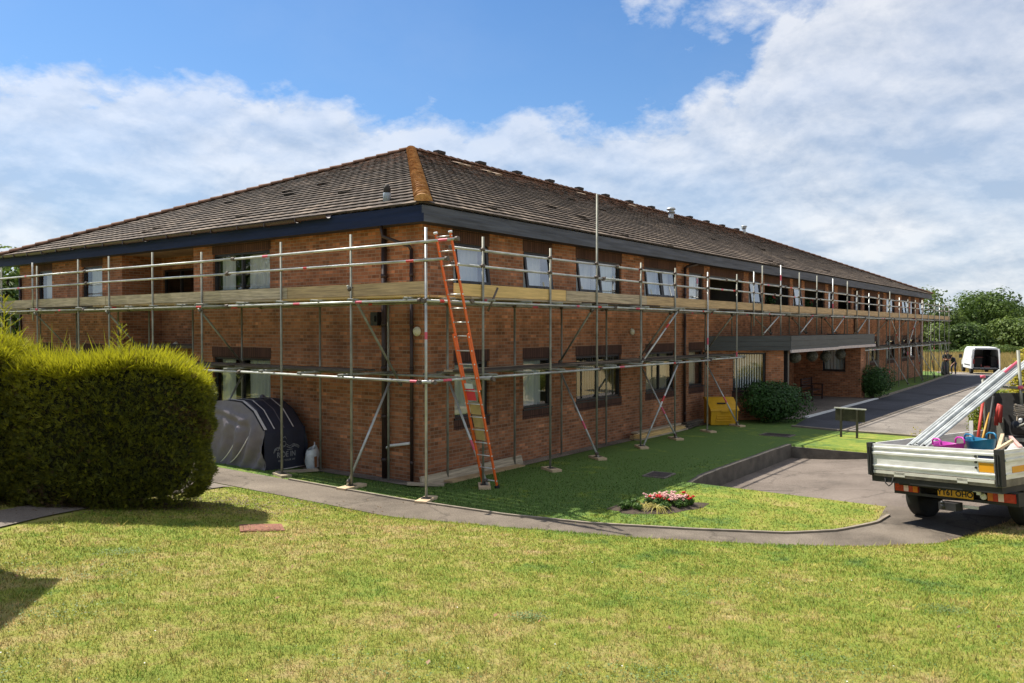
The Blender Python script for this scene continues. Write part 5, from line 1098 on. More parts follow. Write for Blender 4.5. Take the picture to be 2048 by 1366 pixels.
    mb.box((2.55, -.55, .02), (3.0, .35, .36)); mb.path([(2.6, -.4, .5), (2.6, .2, .5)], .12, 12); mb.box((2.65, -.2, .40), (2.9, .1, .66)); mb.build('winch_body', m_chas, t)
    mb = MB(); mb.box((2.53, -.05, .28), (2.56, .33, .34)); mb.path([(2.56, -.1, .55), (2.5, -.02, .58), (2.5, .1, .52)], .02, 6); mb.build('winch_trim', m_galvd, t); mb = MB(); mb.path([(2.5, .05, .62), (2.58, .08, .64)], .03, 8); mb.path([(2.52, -.18, .70), (2.60, -.18, .70)], .03, 8); mb.build('winch_pulley', m_alu, t); t.matrix_world = TM
    for k, (a, b, l) in enumerate((((.9, -.15, .28), (.25, -.98, .37), 'long pale batten lying across the truck bed behind the tailboard'), ((1.1, -.45, .52), (.15, -.90, .36), 'pale batten slanting down to the right corner of the truck bed'), ((.5, -.92, .50), (.12, -.84, .35), 'short batten propped up in the right corner of the truck bed'), ((1.0, -.62, .50), (.55, -1.0, .40), 'pinkish batten resting on the right side board of the truck'))):
        mb = MB(); mb.bar(a, b, .045, .035); o = mb.build('batten', m_sole if k != 3 else M('pinkish_batten', (.50, .30, .26), .8)); tag(o, l, 'batten', 'offcuts on the truck bed'); in_truck(o)
    mb = MB(); rows = [[(1.25+.16*math.cos(a)*r, -.55+.24*math.sin(a)*r, .36*(1-r*r)+.04*mnoise.noise(Vector((a*2, r*3, 1)))+.04) for a in np.linspace(0, 2*math.pi, 17)] for r in (0.02, .3, .6, .85, 1)]
    mb.grid(rows); o = mb.build('rubble_sack', M('grey_sack', (.45, .44, .42), .7, var=.25)); tag(o, 'crumpled pale grey sack beside the blue tub on the truck', 'sack'); in_truck(o)
    mb = MB(); mb.path([(1.5, .45, .10), (1.5, .10, .14)], .075, 10); o = mb.build('membrane_roll', m_metal); tag(o, 'dark roll of membrane lying on the truck bed behind the tubs', 'roll'); in_truck(o)
    mb = MB(); mb.bar((2.45, .86, .05), (2.56, .90, .60), .06, .025, 0); o = mb.build('white_plank', m_tw); tag(o, 'narrow white plank standing against the far side board of the truck', 'plank'); in_truck(o)
truck_load()
# ------------------------------------------------------------------ white van at the end of the drive
def van():
    P = at_depth(1972, 751, 61.5); x0, y0 = P[0], P[1]; zg = z1(x0, y0); hd = YAW-math.atan((1966-1024)/FPX)+R(11)
    t = thing('panel_van', 'white panel van with its rear doors open at the end of the driveway', 'van', (x0, y0, zg), hd)   # x forwards from the tail, y left
    mw = M('van_white', (.70, .71, .72), .35, var=.06); W = .92
    def ring(x, w, zb, zs, zr, zt_): return [(x, -w, zb), (x, -w, zs), (x, -w*.93, zr), (x, -w*.80, zt_), (x, w*.80, zt_), (x, w*.93, zr), (x, w, zs), (x, w, zb)]
    mb = MB(); rows = [ring(0, W, .42, 1.15, 1.85, 2.03), ring(1.2, W, .40, 1.15, 1.87, 2.06), ring(3.0, W, .40, 1.15, 1.87, 2.06), ring(3.45, W, .40, 1.12, 1.80, 2.0), ring(4.05, W*.97, .40, 1.05, 1.3, 1.35), ring(4.75, W*.9, .38, .85, .98, 1.02), ring(4.95, W*.78, .40, .70, .78, .80)]
    mb.grid(rows, 0, False); mb.face(rows[-1]); mb.face([r[0] for r in rows]+[r[-1] for r in rows][::-1])
    # rear frame round the opening
    for s in (-1, 1): mb.prism([(0, s*W, .42), (0, s*W, 1.15), (0, s*W*.93, 1.85), (0, s*W*.8, 2.03), (0, s*W*.75, 1.92), (0, s*W*.86, 1.8), (0, s*W*.92, 1.1), (0, s*W*.92, .5)], (.05, 0, 0))
    mb.box((0, -W*.92, .42), (.05, W*.92, .50)); mb.box((0, -W*.78, 1.91), (.05, W*.78, 2.03)); b = mb.build('body', mw, t)
    mb = MB(); mb.box((.04, -.84, .5), (3.2, .84, .52)); mb.box((2.6, -.84, .52), (2.64, .84, 1.25)); mb.box((.9, .1, .52), (1.9, .80, 1.25)); mb.box((.5, -.8, .52), (2.2, -.45, 1.35)); mb.box((2.64, -.8, 1.25), (2.66, -.3, 1.9)); mb.box((2.64, .3, 1.25), (2.66, .8, 1.9)); mb.build('cargo_bay', M('dark_van_interior', (.03, .028, .028), .8, var=.4), t)
    mb = MB(); mb.box((.6, .1, 1.26), (1.2, .6, 1.30)); mb.path([(.15, .3, .55), (.15, .3, .75)], .04, 8); mb.box((.12, -.3, .52), (.4, .1, .62)); mb.build('cargo', M('reddish_cargo', (.20, .05, .04), .6, var=.5), t)
    for s in (-1, 1):
        mb = MB(); a = Vector((0, s*W*.98, 0)); d = Vector((-.98 if s < 0 else .72, s*.22 if s < 0 else s*.12, 0)); d = Vector((-.80, .10 if s < 0 else .20, 0))
        n = Vector((d.y, -d.x, 0)).normalized()*.05; pts = [a+Vector((0, 0, .48)), a+d+Vector((0, 0, .48)), a+d+Vector((0, -s*.03, 1.55)), a+d*.92+Vector((0, -s*.07, 1.95)), a+Vector((0, -s*.06, 1.95)), a+Vector((0, -s*.03, 1.3))]
        mb.prism(pts, n); dr = mb.build('rear_door', mw, t)
        mb = MB(); q = [a+d*.15+Vector((0, 0, 1.25)), a+d*.85+Vector((0, 0, 1.25)), a+d*.82+Vector((0, -s*.05, 1.78)), a+d*.15+Vector((0, -s*.05, 1.78))]; mb.prism([p+n*1.05 for p in q], n*.05); mb.build('door_window', m_black, dr)
        mb = MB(); mb.box((-.02, s*(W-.13), .80), (.03, s*(W+.004), 1.15)); mb.build('tail_light', M('van_red_lens', (.28, .02, .02), .3), t)
        mb = MB(); mb.prism([(3.25, s*(W*.965), 1.2), (3.95, s*(W*.945), 1.18), (3.5, s*(W*.915), 1.74), (3.25, s*(W*.91), 1.78)], (0, s*.02, 0)); mb.build('side_window', m_glass_dk, t)
        mb = MB(); mb.box((3.85, s*(W+.02), 1.12), (3.95, s*(W+.25), 1.42)); mb.build('mirror', m_chas, t)
        mb = MB(); mb.box((2.0, s*(W-.002), 1.05), (2.14, s*(W+.012), 1.09)); mb.box((.9, s*(W-.002), .62), (3.1, s*(W+.010), .70)); mb.build('side_trim', m_chas, t)
        mb = MB(); mb.box((4.72, s*.5, .70), (4.9, s*.80, .88)); mb.build('headlight', m_glass, t)
        for x in (.95, 4.0):
            w = MB(); w.lathe([(.19, -.09), (.31, -.10), (.32, -.08), (.32, .08), (.31, .10), (.19, .09)], (x, s*(W-.10), .32), 22, axis='Y'); wt = w.build('wheel', m_black, t); w = MB(); w.lathe([(.03, -.07), (.18, -.08), (.195, -.085), (.195, .085), (.18, .08), (.03, .07)], (x, s*(W-.10), .32), 16, axis='Y'); w.build('rim', m_galvd, wt)
    mb = MB(); mb.prism([(3.47, -.70, 1.97), (3.47, .70, 1.97), (4.08, .78, 1.34), (4.08, -.78, 1.34)], (.015, 0, .012)); mb.build('windscreen', m_black, t)
    mb = MB(); mb.box((-.10, -W+.02, .34), (.03, W-.02, .47)); mb.box((4.85, -.78, .32), (5.02, .78, .55)); mb.build('bumper', m_chas, t)
van()
# ------------------------------------------------------------------ two people by the van
def person(lab, loc, rz, J, cloth, hair_at, hair_r, hair_col):
    """J: joint name -> (position, radius); one skinned body; the material of each face follows its height along the limb"""
    t = thing('person', lab, 'person', loc, rz)
    E = [('pelvis', 'waist'), ('waist', 'chest'), ('chest', 'neck'), ('neck', 'jaw'), ('jaw', 'skull')]
    for s in 'LR': E += [('chest', 'sh'+s), ('sh'+s, 'el'+s), ('el'+s, 'wr'+s), ('wr'+s, 'palm'+s), ('pelvis', 'hip'+s), ('hip'+s, 'kn'+s), ('kn'+s, 'an'+s), ('an'+s, 'toe'+s)]
    for s in 'LR':
        w, p = Vector(J['wr'+s][0]), Vector(J['palm'+s][0]); d = (p-w).normalized(); sd = d.cross(Vector((0, 0, 1)));
        sd = sd.normalized() if sd.length > .01 else Vector((0, 1, 0))
        for k, (o, l) in enumerate(((-.030, .062), (-.010, .078), (.010, .074), (.030, .058))):
            a = p+sd*o+d*.03; J[f'f{k}{s}'] = (a, .0095); J[f'g{k}{s}'] = (a+d*l*.6-Vector((0, 0, .01)), .0085); J[f'h{k}{s}'] = (a+d*l-Vector((0, 0, .03)), .007); E += [('palm'+s, f'f{k}{s}'), (f'f{k}{s}', f'g{k}{s}'), (f'g{k}{s}', f'h{k}{s}')]
        a = w.lerp(p, .6)+sd*.045; J['t0'+s] = (a, .011); J['t1'+s] = (a+sd*.02+d*.045, .009); E += [('palm'+s, 't0'+s), ('t0'+s, 't1'+s)]
    names = list(J); idx = {n: i for i, n in enumerate(names)}; me = bpy.data.meshes.new('body'); me.from_pydata([tuple(J[n][0]) for n in names], [(idx[a], idx[b]) for a, b in E], []); tmp = bpy.data.objects.new('b', me); COL.objects.link(tmp)
    md = tmp.modifiers.new('s', 'SKIN'); sk = me.skin_vertices[0].data
    for n in names: r = J[n][1]; sk[idx[n]].radius = (r, r) if not hasattr(r, '__len__') else r
    for v in sk: v.use_root = False
    sk[idx['pelvis']].use_root = True
    tmp.modifiers.new('u', 'SUBSURF').levels = 1; dg = bpy.context.evaluated_depsgraph_get(); m2 = bpy.data.meshes.new_from_object(tmp.evaluated_get(dg)); bpy.data.objects.remove(tmp)
    m2.materials.clear()
    for c in cloth: m2.materials.append(c)
    for f in m2.polygons:
        c = Vector(f.center); best = min(((c-Vector(J[a][0]).lerp(Vector(J[b][0]), k)).length, a, b) for a, b in E for k in (.0, .33, .66, 1.0)); a = best[1]; b = best[2]; f.use_smooth = True
        f.material_index = 2 if a in ('neck', 'jaw') or a.startswith(('el', 'wr', 'palm', 'f', 'g', 't0')) else 3 if a.startswith('an') else 1 if a in ('pelvis',) and b != 'waist' or a.startswith(('hip', 'kn')) else 0
    o = bpy.data.objects.new('body', m2); COL.objects.link(o); o.parent = t
    mb = MB(); h = Vector(hair_at); mb.lathe([(.03, hair_r*.98), (hair_r*.55, hair_r*.85), (hair_r*.9, hair_r*.45), (hair_r, .0), (hair_r*.93, -hair_r*.4)], h, 14); mb.build('hair', hair_col, t)
    fc = Vector(J['skull'][0]); fw = Vector(J['nose'][0])-fc if 'nose' in J else Vector((.1, 0, 0))
    return t
def people():
    skin = M('skin', (.42, .22, .14), .6, var=.08); blk = M('black_cloth', (.018, .018, .022), .8, var=.2); nav = M('navy_cloth', (.022, .026, .055), .8, var=.2); grey = M('dark_grey_cloth', (.05, .05, .055), .8); shoe = M('dark_shoe', (.02, .018, .016), .6); hr = M('dark_brown_hair', (.03, .02, .014), .8)
    def head(J, top, f):   # face details as small nodes of the same body surface
        J['jaw'] = (top+Vector(f)*.015-Vector((0, 0, .16)), .062); J['skull'] = (top-Vector((0, 0, .07)), .088)
    def stand():
        V = Vector; J = {'pelvis': (V((0, 0, .93)), .135), 'waist': (V((0, 0, 1.10)), .13), 'chest': (V((.01, 0, 1.34)), .155), 'neck': (V((.02, 0, 1.50)), .055)}
        head(J, V((.04, 0, 1.75)), (1, 0, 0))
        for s, y in (('L', 1), ('R', -1)):
            J['sh'+s] = (V((0, y*.19, 1.41)), .062); J['el'+s] = (V((.04, y*.25, 1.12)), .046); J['wr'+s] = (V((.25, y*.10, 1.10)), .031); J['palm'+s] = (V((.30, y*.03, 1.12)), .032)
            J['hip'+s] = (V((0, y*.10, .86)), .092); J['kn'+s] = (V((.02, y*.12, .48)), .062); J['an'+s] = (V((0, y*.13, .09)), .045); J['toe'+s] = (V((.17, y*.15, .045)), .040)
        return J
    def bend():
        V = Vector; J = {'pelvis': (V((-.12, 0, .88)), .14), 'waist': (V((.02, 0, 1.02)), .135), 'chest': (V((.22, 0, 1.16)), .155), 'neck': (V((.35, 0, 1.25)), .055)}
        J['jaw'] = (V((.47, 0, 1.25)), .060); J['skull'] = (V((.47, 0, 1.35)), .088)
        for s, y in (('L', 1), ('R', -1)):
            J['sh'+s] = (V((.26, y*.19, 1.17)), .062); J['el'+s] = (V((.36, y*.23, .90)), .046); J['wr'+s] = (V((.52, y*.14, .75)), .031); J['palm'+s] = (V((.57, y*.10, .69)), .032)
            J['hip'+s] = (V((-.11, y*.10, .82)), .095); J['kn'+s] = (V((.06, y*.12, .47)), .064); J['an'+s] = (V((-.06, y*.13, .09)), .045); J['toe'+s] = (V((.11, y*.15, .045)), .040)
        return J
    p = at_depth(1893, 746, 58); q = at_depth(1907, 746, 58.6)
    face_cam = YAW+math.pi
    ws = M('tan_trousers', (.16, .13, .09), .8)
    o = person('person in black clothes standing with folded forearms on the grass left of the white van', (p[0], p[1], z1(p[0], p[1])), face_cam-.3, stand(), [blk, blk, skin, shoe], (.03, 0, 1.685), .100, hr)
    o2 = person('person in navy top bending forward beside the white van', (q[0], q[1], z1(q[0], q[1])), face_cam-.9, bend(), [nav, nav, skin, shoe], (.46, 0, 1.365), .100, hr)
    b = at_depth(1889, 748, 57.5); zb = z1(b[0], b[1])
    mb = MB(); rows = []
    for k in range(9):
        s = k/8; r = .30*(1-.35*s*s)*(1 if k else .9); rows.append([(r*math.cos(a)*(1+.15*mnoise.noise(Vector((a, s*3, 0)))), r*.8*math.sin(a), .95*s) for a in np.linspace(0, 2*math.pi, 15)])
    mb.grid(rows); mb.face(rows[-1][:-1]); o = mb.build('refuse_sack', M('black_sack', (.012, .012, .014), .35, var=.2)); o.location = (b[0], b[1], zb); tag(o, 'tall bulging black sack at the feet of the standing person', 'sack')
people()
# ------------------------------------------------------------------ plants
def quads(C, A, B, la, lb):
    return np.stack([C+A*la, C+B*lb, C-A*la, C-B*lb], 1).reshape(-1, 3)
def rand_unit(n):
    d = rng.normal(size=(n, 3)); return d/np.linalg.norm(d, axis=1)[:, None]
def leaf_cloud(blobs, n, size, fill=.55, up=.35):
    """leaf quads through the outer shell of a set of blobs (cx,cy,cz,rx,ry,rz)"""
    B = np.array(blobs, float); w = (B[:, 3]*B[:, 4]*B[:, 5])**.66; k = rng.choice(len(B), n, p=w/w.sum()); d = rand_unit(n)
    rad = fill+(1.06-fill)*rng.random(n)**.45; lump = 1+.14*np.sin(d[:, 0]*7+k*1.7)*np.sin(d[:, 1]*6+k)+.10*np.sin(d[:, 2]*9+k*2.3)
    C = B[k, :3]+d*B[k, 3:]*(rad*lump)[:, None]
    nrm = d*1.1+rand_unit(n)*.65+np.array([0, 0, up]); nrm /= np.linalg.norm(nrm, axis=1)[:, None]; a = np.cross(nrm, rand_unit(n)); a /= np.linalg.norm(a, axis=1)[:, None]; b = np.cross(nrm, a)
    s = size*rng.uniform(.6, 1.3, n)[:, None]; v = np.clip(rng.normal(.45, .22, n)+((k*0.618) % 1-.5)*.35, 0, 1)
    return quads(C, a, b, s, s*.62), np.repeat(v, 4)
m_leaf = leaf_mat('oak_leaf', (.028, .058, .012), (.12, .185, .034)); m_leaf2 = leaf_mat('ash_leaf', (.040, .075, .016), (.18, .245, .050)); m_bush = leaf_mat('dark_laurel_leaf', (.022, .060, .016), (.075, .165, .038), .3, .45)
m_gold = leaf_mat('gold_conifer_leaf', (.20, .19, .015), (.52, .44, .03)); m_yel = leaf_mat('lime_leaf', (.10, .15, .02), (.30, .33, .04))
def tree(lab, x, y, h, r, n, mat, seed, size=.26, trunk=.28, low=.10, group='trees beyond the field', name='broadleaf_tree'):
    g = z1(x, y); rs = random.Random(seed); t = thing(name, lab, 'tree', (x, y, g), 0, group); bl = []
    for k in range(30):
        a = rs.uniform(0, 6.28); q = rs.random()**.6; zz = low*h+(h*(1-low))*(.12+.76*rs.random()); rr = r*(.24+.17*rs.random())*(1-.35*max(0, zz/h-.6)/.4); env = math.sqrt(max(.05, 1-((zz/h-.50)/.56)**2)); bl.append((q*(r-rr*.6)*env*math.cos(a), q*(r-rr*.6)*env*math.sin(a), zz, rr, rr, rr*.78))
    bl.append((0, 0, h*.86, r*.34, r*.34, h*.15)); bl += [(0, 0, h*.45, r*.62, r*.62, h*.36)]
    V, A = leaf_cloud(bl, n, size); o = np_mesh('crown', V, 4, mat, t, A)
    mb = MB(); mb.path([(0, 0, -.2), (.05, 0, h*.25), (0, .1, h*.5), (.1, 0, h*.8)], [trunk, trunk*.8, trunk*.55, trunk*.2], 9)
    for b in bl[:10]: mb.path([(0, .05, h*.22), (b[0]*.5, b[1]*.5, (h*.25+b[2])*.5+.2), (b[0]*.9, b[1]*.9, b[2])], [trunk*.42, trunk*.28, trunk*.10], 6)
    mb.build('trunk', m_bark, t); return t
def plants():
    # trees beyond the field, right of the building
    specs = [(1846, 40, 578, 126, 6.4, m_leaf2, 'tallest pale green tree rising just past the far end of the building'), (1892, 0, 632, 130, 4.6, m_leaf, 'mid green tree between the far end of the building and the big round tree'), (1955, 0, 584, 134, 9.0, m_leaf, 'big round dark green tree directly behind the white van'), (2010, 0, 606, 142, 7.6, m_leaf, 'dark tree right of the big round tree behind the van'),
             (2056, 0, 640, 120, 6.2, m_leaf2, 'lighter green tree at the picture edge above the gold conifer'), (1925, 0, 646, 120, 4.4, m_leaf, 'low dark bushy tree behind the two people'), (1868, 0, 654, 118, 4.2, m_leaf2, 'low bushy tree seen through the last scaffold bays'), (2100, 0, 612, 146, 9.2, m_leaf, 'wide dark tree farthest along the field edge')]
    for i, (px, _, py, dep, r, mt, lab) in enumerate(specs):
        P = at_depth(px, py, dep); h = P[2]-z1(P[0], P[1]); tree(lab, P[0], P[1], h, r, 14000 if r > 7 else 9000, mt, 30+i, size=.27 if r > 7 else .22, low=.04)
    # hedge along the field edge
    for k, (px, py, dep, lab) in enumerate(((1990, 690, 114, 'rough pale green hedge bush behind the roof of the van'), (2032, 694, 114, 'rough pale green hedge bush right of the van'), (1880, 700, 114, 'dark hedge bush behind the standing person'), (1935, 695, 114, 'rough hedge bush just left of the van roof'), (2075, 690, 114, 'rough hedge bush at the end of the field edge'))):
        P = at_depth(px, py, dep); g = z1(P[0], P[1]); h = P[2]-g; t = thing('field_bush', lab, 'bush', (P[0], P[1], g), 0, 'bushes along the field edge'); bl = [(random.uniform(-2.4, 2.4), random.uniform(-2.4, 2.4), h*random.uniform(.3, .68), 1.7, 1.9, h*.36) for _ in range(8)]
        V, A = leaf_cloud(bl, 5000, .17); np_mesh('crown', V, 4, m_leaf2 if k != 2 else m_leaf, t, A); mb = MB()
        for b in bl[:5]: mb.path([(b[0]*.3, b[1]*.3, -.1), (b[0]*.7, b[1]*.7, b[2])], [.07, .02], 5)
        mb.build('trunk', m_bark, t)
    # trees behind the left end of the building
    for i, (px, py, dep, r, mt, lab) in enumerate(((12, 500, 46, 3.4, m_leaf2, 'green tree showing past the far left end of the building'), (-70, 470, 50, 4.2, m_leaf, 'darker tree beyond the left edge behind the short side'))):
        P = at_depth(px, py, dep); h = P[2]-z1(P[0], P[1]); tree(lab, P[0], P[1], h, r, 4500, mt, 60+i, size=.20, low=.02, group=None, name='broadleaf_tree')
    P = (-9.5, 17.5); h = 7.5; tree('dark tree beyond the left edge, mirrored in the patio window', P[0], P[1], h, 4.4, 3500, m_leaf, 71, size=.25, low=.0, group=None)
    # two clipped bushes by the porch
    for k, (c, l, w, h, lab) in enumerate((((14.9, -2.0), 1.30, .95, 1.55, 'rounded dark green bush in front of the porch bay window'), ((27.85, -2.15), .95, .80, 1.55, 'rounded dark green bush at the far corner of the porch'))):
        g = z1(*c); t = thing('evergreen_bush', lab, 'bush', (c[0], c[1], g), R(-38) if k == 0 else R(-30)); bl = [(random.uniform(-l*.48, l*.48), random.uniform(-w*.4, w*.4), h*random.uniform(.38, .62), l*.5, w*.58, h*.36) for _ in range(13)]
        V, A = leaf_cloud(bl, 15000 if k == 0 else 8000, .040, .70); np_mesh('crown', V, 4, m_bush, t, A); mb = MB()
        for b in bl[:6]: mb.path([(b[0]*.3, b[1]*.3, -.1), (b[0]*.8, b[1]*.8, b[2])], [.04, .012], 5)
        mb.build('trunk', m_bark, t)
    # gold conifers and lime shrubs on the far side of the old road
    for k, (px, py, dep, r, mt, lab) in enumerate(((2078, 700, 30, .90, m_gold, 'golden conifer behind the truck, next to the tall rack post'), (2058, 757, 21, .66, m_gold, 'low golden shrub behind the rope on the truck'), (2000, 770, 24, .50, m_yel, 'lime green shrub seen over the truck headboard'), (1972, 790, 20, .42, m_yel, 'small yellow green shrub between the red capped post and the tubes'), (1842, 846, 17.5, .22, m_gold, 'small sprig of yellow flowers above the left side board of the truck'))):
        P = at_depth(px, py, dep); g = z1(P[0], P[1]); h = max(.35, P[2]-g); t = thing('garden_shrub', lab, 'shrub', (P[0], P[1], g)); bl = [(random.uniform(-r*.5, r*.5), random.uniform(-r*.5, r*.5), h*random.uniform(.3, .75), r*.6, r*.6, h*.27) for _ in range(9)]
        n = (12000, 8000, 5000, 2200, 260)[k]
        V, A = leaf_cloud(bl, n, .045 if k < 2 else .035 if k != 4 else .022, .62); np_mesh('crown', V, 4, mt, t, A); mb = MB()
        for b in bl[:5]: mb.path([(0, 0, -.05), (b[0]*.8, b[1]*.8, b[2])], [.02, .006], 5)
        mb.build('trunk', m_bark, t)
plants()
def sill_plants():
    # pots standing inside the open upper windows over the porch
    mp = M('terracotta_pot', (.30, .11, .06), .8); mrd = M('red_sill_ornament', (.40, .03, .03), .5)
    for x, k, lab in ((20.3, 0, 'leafy pot plant inside the first wide open window over the porch'), (21.5, 1, 'tall pot plant with red flowers in the first wide open window over the porch'), (25.6, 0, 'leafy pot plant inside the second wide open window over the porch'), (26.6, 1, 'red flowered pot plant inside the second wide open window over the porch'), (30.6, 0, 'leafy pot plant inside the third wide open window over the porch')):
        t = thing('potted_plant', lab, 'pot plant', (x, .45, 3.95)); mb = MB(); mb.box((-.30, -.2, -1.30), (.30, .2, -.02)); mb.build('stand', m_dgrey, t); mb = MB(); mb.lathe([(.07, -.02), (.11, .16), (.12, .18), (.10, .17)], (0, 0, 0), 12); mb.build('pot', mp, t)
        V, A = leaf_cloud([(0, 0, .34, .26, .2, .20), (.12, 0, .48, .15, .14, .16)], 420, .045, .3); np_mesh('leaves', V, 4, m_bush, t, A)
        if k:
            mb = MB()
            for q in range(6): mb.lathe([(.01, -.03), (.05, 0), (.03, .03), (.005, .035)], (random.uniform(-.2, .2), -.14+random.uniform(-.04, .04), .42+random.uniform(-.08, .14)), 7)
            mb.build('blossom', mrd, t)
sill_plants()
def conifers():
    mg = leaf_mat('golden_sunlit_cypress_spray', (.075, .092, .024), (.58, .55, .02), .34, .5); mbn = leaf_mat('browned_cypress_spray', (.060, .040, .018), (.20, .13, .055), .15, .6); mc = M('cypress_inner_twigs', (.020, .022, .010), .95, var=.4, scale=9)
    def hedge(lab, c, ax, L_, D, z0, top, n, leaders):
        """clipped cypress block: c centre, ax long axis, half lengths L_, D; top(u) height along the axis"""
        g = z1(*c); t = thing('cypress_hedge', lab, 'hedge', (c[0], c[1], g), 0, None); ax = np.array([*ax, 0.]); ax /= np.linalg.norm(ax); bx = np.array([-ax[1], ax[0], 0.]); 
        def surf(u, v, zt_, side):   # rounded block
            return u, v
        U = []; 
        # points on the sides and the top of a superellipse block
        k = rng.random(n); p = 4.2
        tt = np.linspace(0, 2*math.pi, 4000); cu_ = np.sign(np.cos(tt))*np.abs(np.cos(tt))**(2/p); cv_ = np.sign(np.sin(tt))*np.abs(np.sin(tt))**(2/p); arc = np.r_[0, np.cumsum(np.hypot(np.diff(cu_)*L_, np.diff(cv_)*D))]
        th = np.interp(rng.random(n)*arc[-1], arc, tt)   # evenly along the outline
        su = np.sign(np.cos(th))*np.abs(np.cos(th))**(2/p); sv = np.sign(np.sin(th))*np.abs(np.sin(th))**(2/p)
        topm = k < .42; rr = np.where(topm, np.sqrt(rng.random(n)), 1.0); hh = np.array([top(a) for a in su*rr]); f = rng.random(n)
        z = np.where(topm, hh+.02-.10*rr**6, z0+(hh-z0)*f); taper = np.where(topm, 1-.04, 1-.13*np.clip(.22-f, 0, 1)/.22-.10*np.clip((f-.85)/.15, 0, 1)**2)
        rr2 = rr*taper*(1+.030*np.sin(su*7+z*5)+.028*np.sin(z*9+su*11)+.024*np.sin(z*17-su*13+sv*7)); depth = -.22*rng.random(n)**1.5*np.where(topm, .5, 1)
        C = np.outer(su*rr2*(L_+depth), ax)+np.outer(sv*rr2*(D+depth), bx); C[:, 2] = z+np.where(topm, depth*.6, 0)
        nr = np.outer(su, ax)/1.0+np.outer(sv, bx); nr[:, 2] = 0; nr /= np.linalg.norm(nr, axis=1)[:, None]+1e-6
        nr = np.where(topm[:, None], np.array([0, 0, 1.])+nr*.35, nr*.9+np.array([0, 0, .55])); d = nr+rand_unit(n)*np.where(topm, .55, .75)[:, None]; d /= np.linalg.norm(d, axis=1)[:, None]
        ln = np.where(topm, rng.uniform(.06, .18, n)*(1+1.0*(rng.random(n) < .04)), rng.uniform(.035, .095, n))*(1+.9*(rng.random(n) < .08)*np.where(su < .3, 1, .2)); wd = np.minimum(ln*.15, .017)
        s = np.cross(d, rand_unit(n)); s /= np.linalg.norm(s, axis=1)[:, None]
        # each spray: a forked frond of three blades
        polys = []; at_ = []; gold = np.where(topm, rng.uniform(.38, .92, n), np.clip(rng.normal(.13, .12, n)+.42*np.clip((f-.80)/.20, 0, 1)*rng.random(n)+.32*np.clip((f-.5)/.4, 0, 1)*np.clip((-su-.1)/.5, 0, 1)*rng.random(n), 0, 1))  # yellow new growth on top, with the sunlit top's brightness put in too
        for ang, fl in ((0, 1.0), (.55, .75), (-.55, .75)):
            dd = d*math.cos(ang)+s*math.sin(ang); ss = np.cross(dd, np.cross(d, s)); a = C; tip = C+dd*(ln*fl)[:, None]; mid = C+dd*(ln*fl*.45)[:, None]
            polys.append(np.stack([a, mid+ss*(wd*.5)[:, None], tip, mid-ss*(wd*.5)[:, None]], 1).reshape(-1, 3)); at_.append(np.repeat(gold, 4))
        V = np.concatenate(polys); A = np.concatenate(at_)
        # long feathery leaders that stick out of the top
        for (u, v, hgt, ln_) in leaders:
            base = ax*u*L_+bx*v*D+np.array([0, 0, top(u)-.02]); lean = np.array([random.uniform(-.12, .12), random.uniform(-.12, .12), 1.]); Vl = []
            def stalk(a, b, w0):
                d_ = (b-a)/np.linalg.norm(b-a)
                for s1 in (np.cross(d_, [.3, .9, .1]), np.cross(d_, [.9, -.3, .2])):
                    s1 = s1/np.linalg.norm(s1)*w0; Vl.extend([a-s1, a+s1, b+s1*.5, b-s1*.5])
            stalk(base, base+lean*ln_, .009); nb = int(9*ln_/.5)+4
            for j in range(nb):
                s_ = .12+.86*j/nb; p0 = base+lean*s_*ln_; a_ = j*2.4+random.uniform(-.4, .4); bl_ = (.42*(1-s_)+.10)*ln_; dd = np.array([math.cos(a_), math.sin(a_), .75]); dd /= np.linalg.norm(dd); tip_ = p0+dd*bl_+np.array([0, 0, .02]); stalk(p0, tip_, .006)
                sd = np.cross(dd, [0, 0, 1.]); sd /= np.linalg.norm(sd)
                for q in range(int(bl_/.022)):
                    pb = p0+dd*.022*(q+1); w_ = .020*(1-.5*q*.022/bl_)
                    for sg in (-1, 1): tp = pb+sd*sg*w_+dd*w_*1.3+np.array([0, 0, random.uniform(-.008, .012)]); Vl.extend([pb, pb+dd*.008+sd*sg*.003, tp, tp-dd*.006])
            V = np.concatenate([V, np.array(Vl)]); A = np.concatenate([A, np.full(len(Vl), .55)])
        patch = np.sin(C[:, 0]*3.1+C[:, 2]*2.3)*np.sin(C[:, 1]*2.7-C[:, 2]*3.9)+.5*np.sin(C[:, 2]*8+C[:, 0]*6); br_ = ((patch > .75) & (rng.random(n) < .55) & ~topm) | (rng.random(n) < .03)
        mi = np.concatenate([br_.astype(int)]*3+[np.zeros(len(V)//4-3*n, int)])
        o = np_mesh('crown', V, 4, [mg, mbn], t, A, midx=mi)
        # twiggy inside that stops the light, and stems
        rows = []
        for fz in np.linspace(0, 1, 9):
            row = []
            for th_ in np.linspace(0, 2*math.pi, 33):
                cu, sv_ = math.copysign(abs(math.cos(th_))**(2/p), math.cos(th_)), math.copysign(abs(math.sin(th_))**(2/p), math.sin(th_)); q = (.90 if .1 < fz < .95 else .78 if fz <= .1 else .86)*(1-.16*max(0, .35-fz)/.35); zz = z0+.10+(top(cu*q)-.10-z0-.1)*fz; w_ = ax*cu*q*(L_-.05)+bx*sv_*q*(D-.05)
                row.append((w_[0], w_[1], zz+.05*mnoise.noise(Vector((cu*4, sv_*4, fz*3)))))
            rows.append(row)
        mb = MB(); mb.grid(rows); mb.face(rows[0][:-1]); cpt = [np.mean([r[i] for r in rows[-1:]  for i in ()]) if 0 else 0]; mb.face(rows[-1][:-1]); mb.build('twig_core', mc, t)
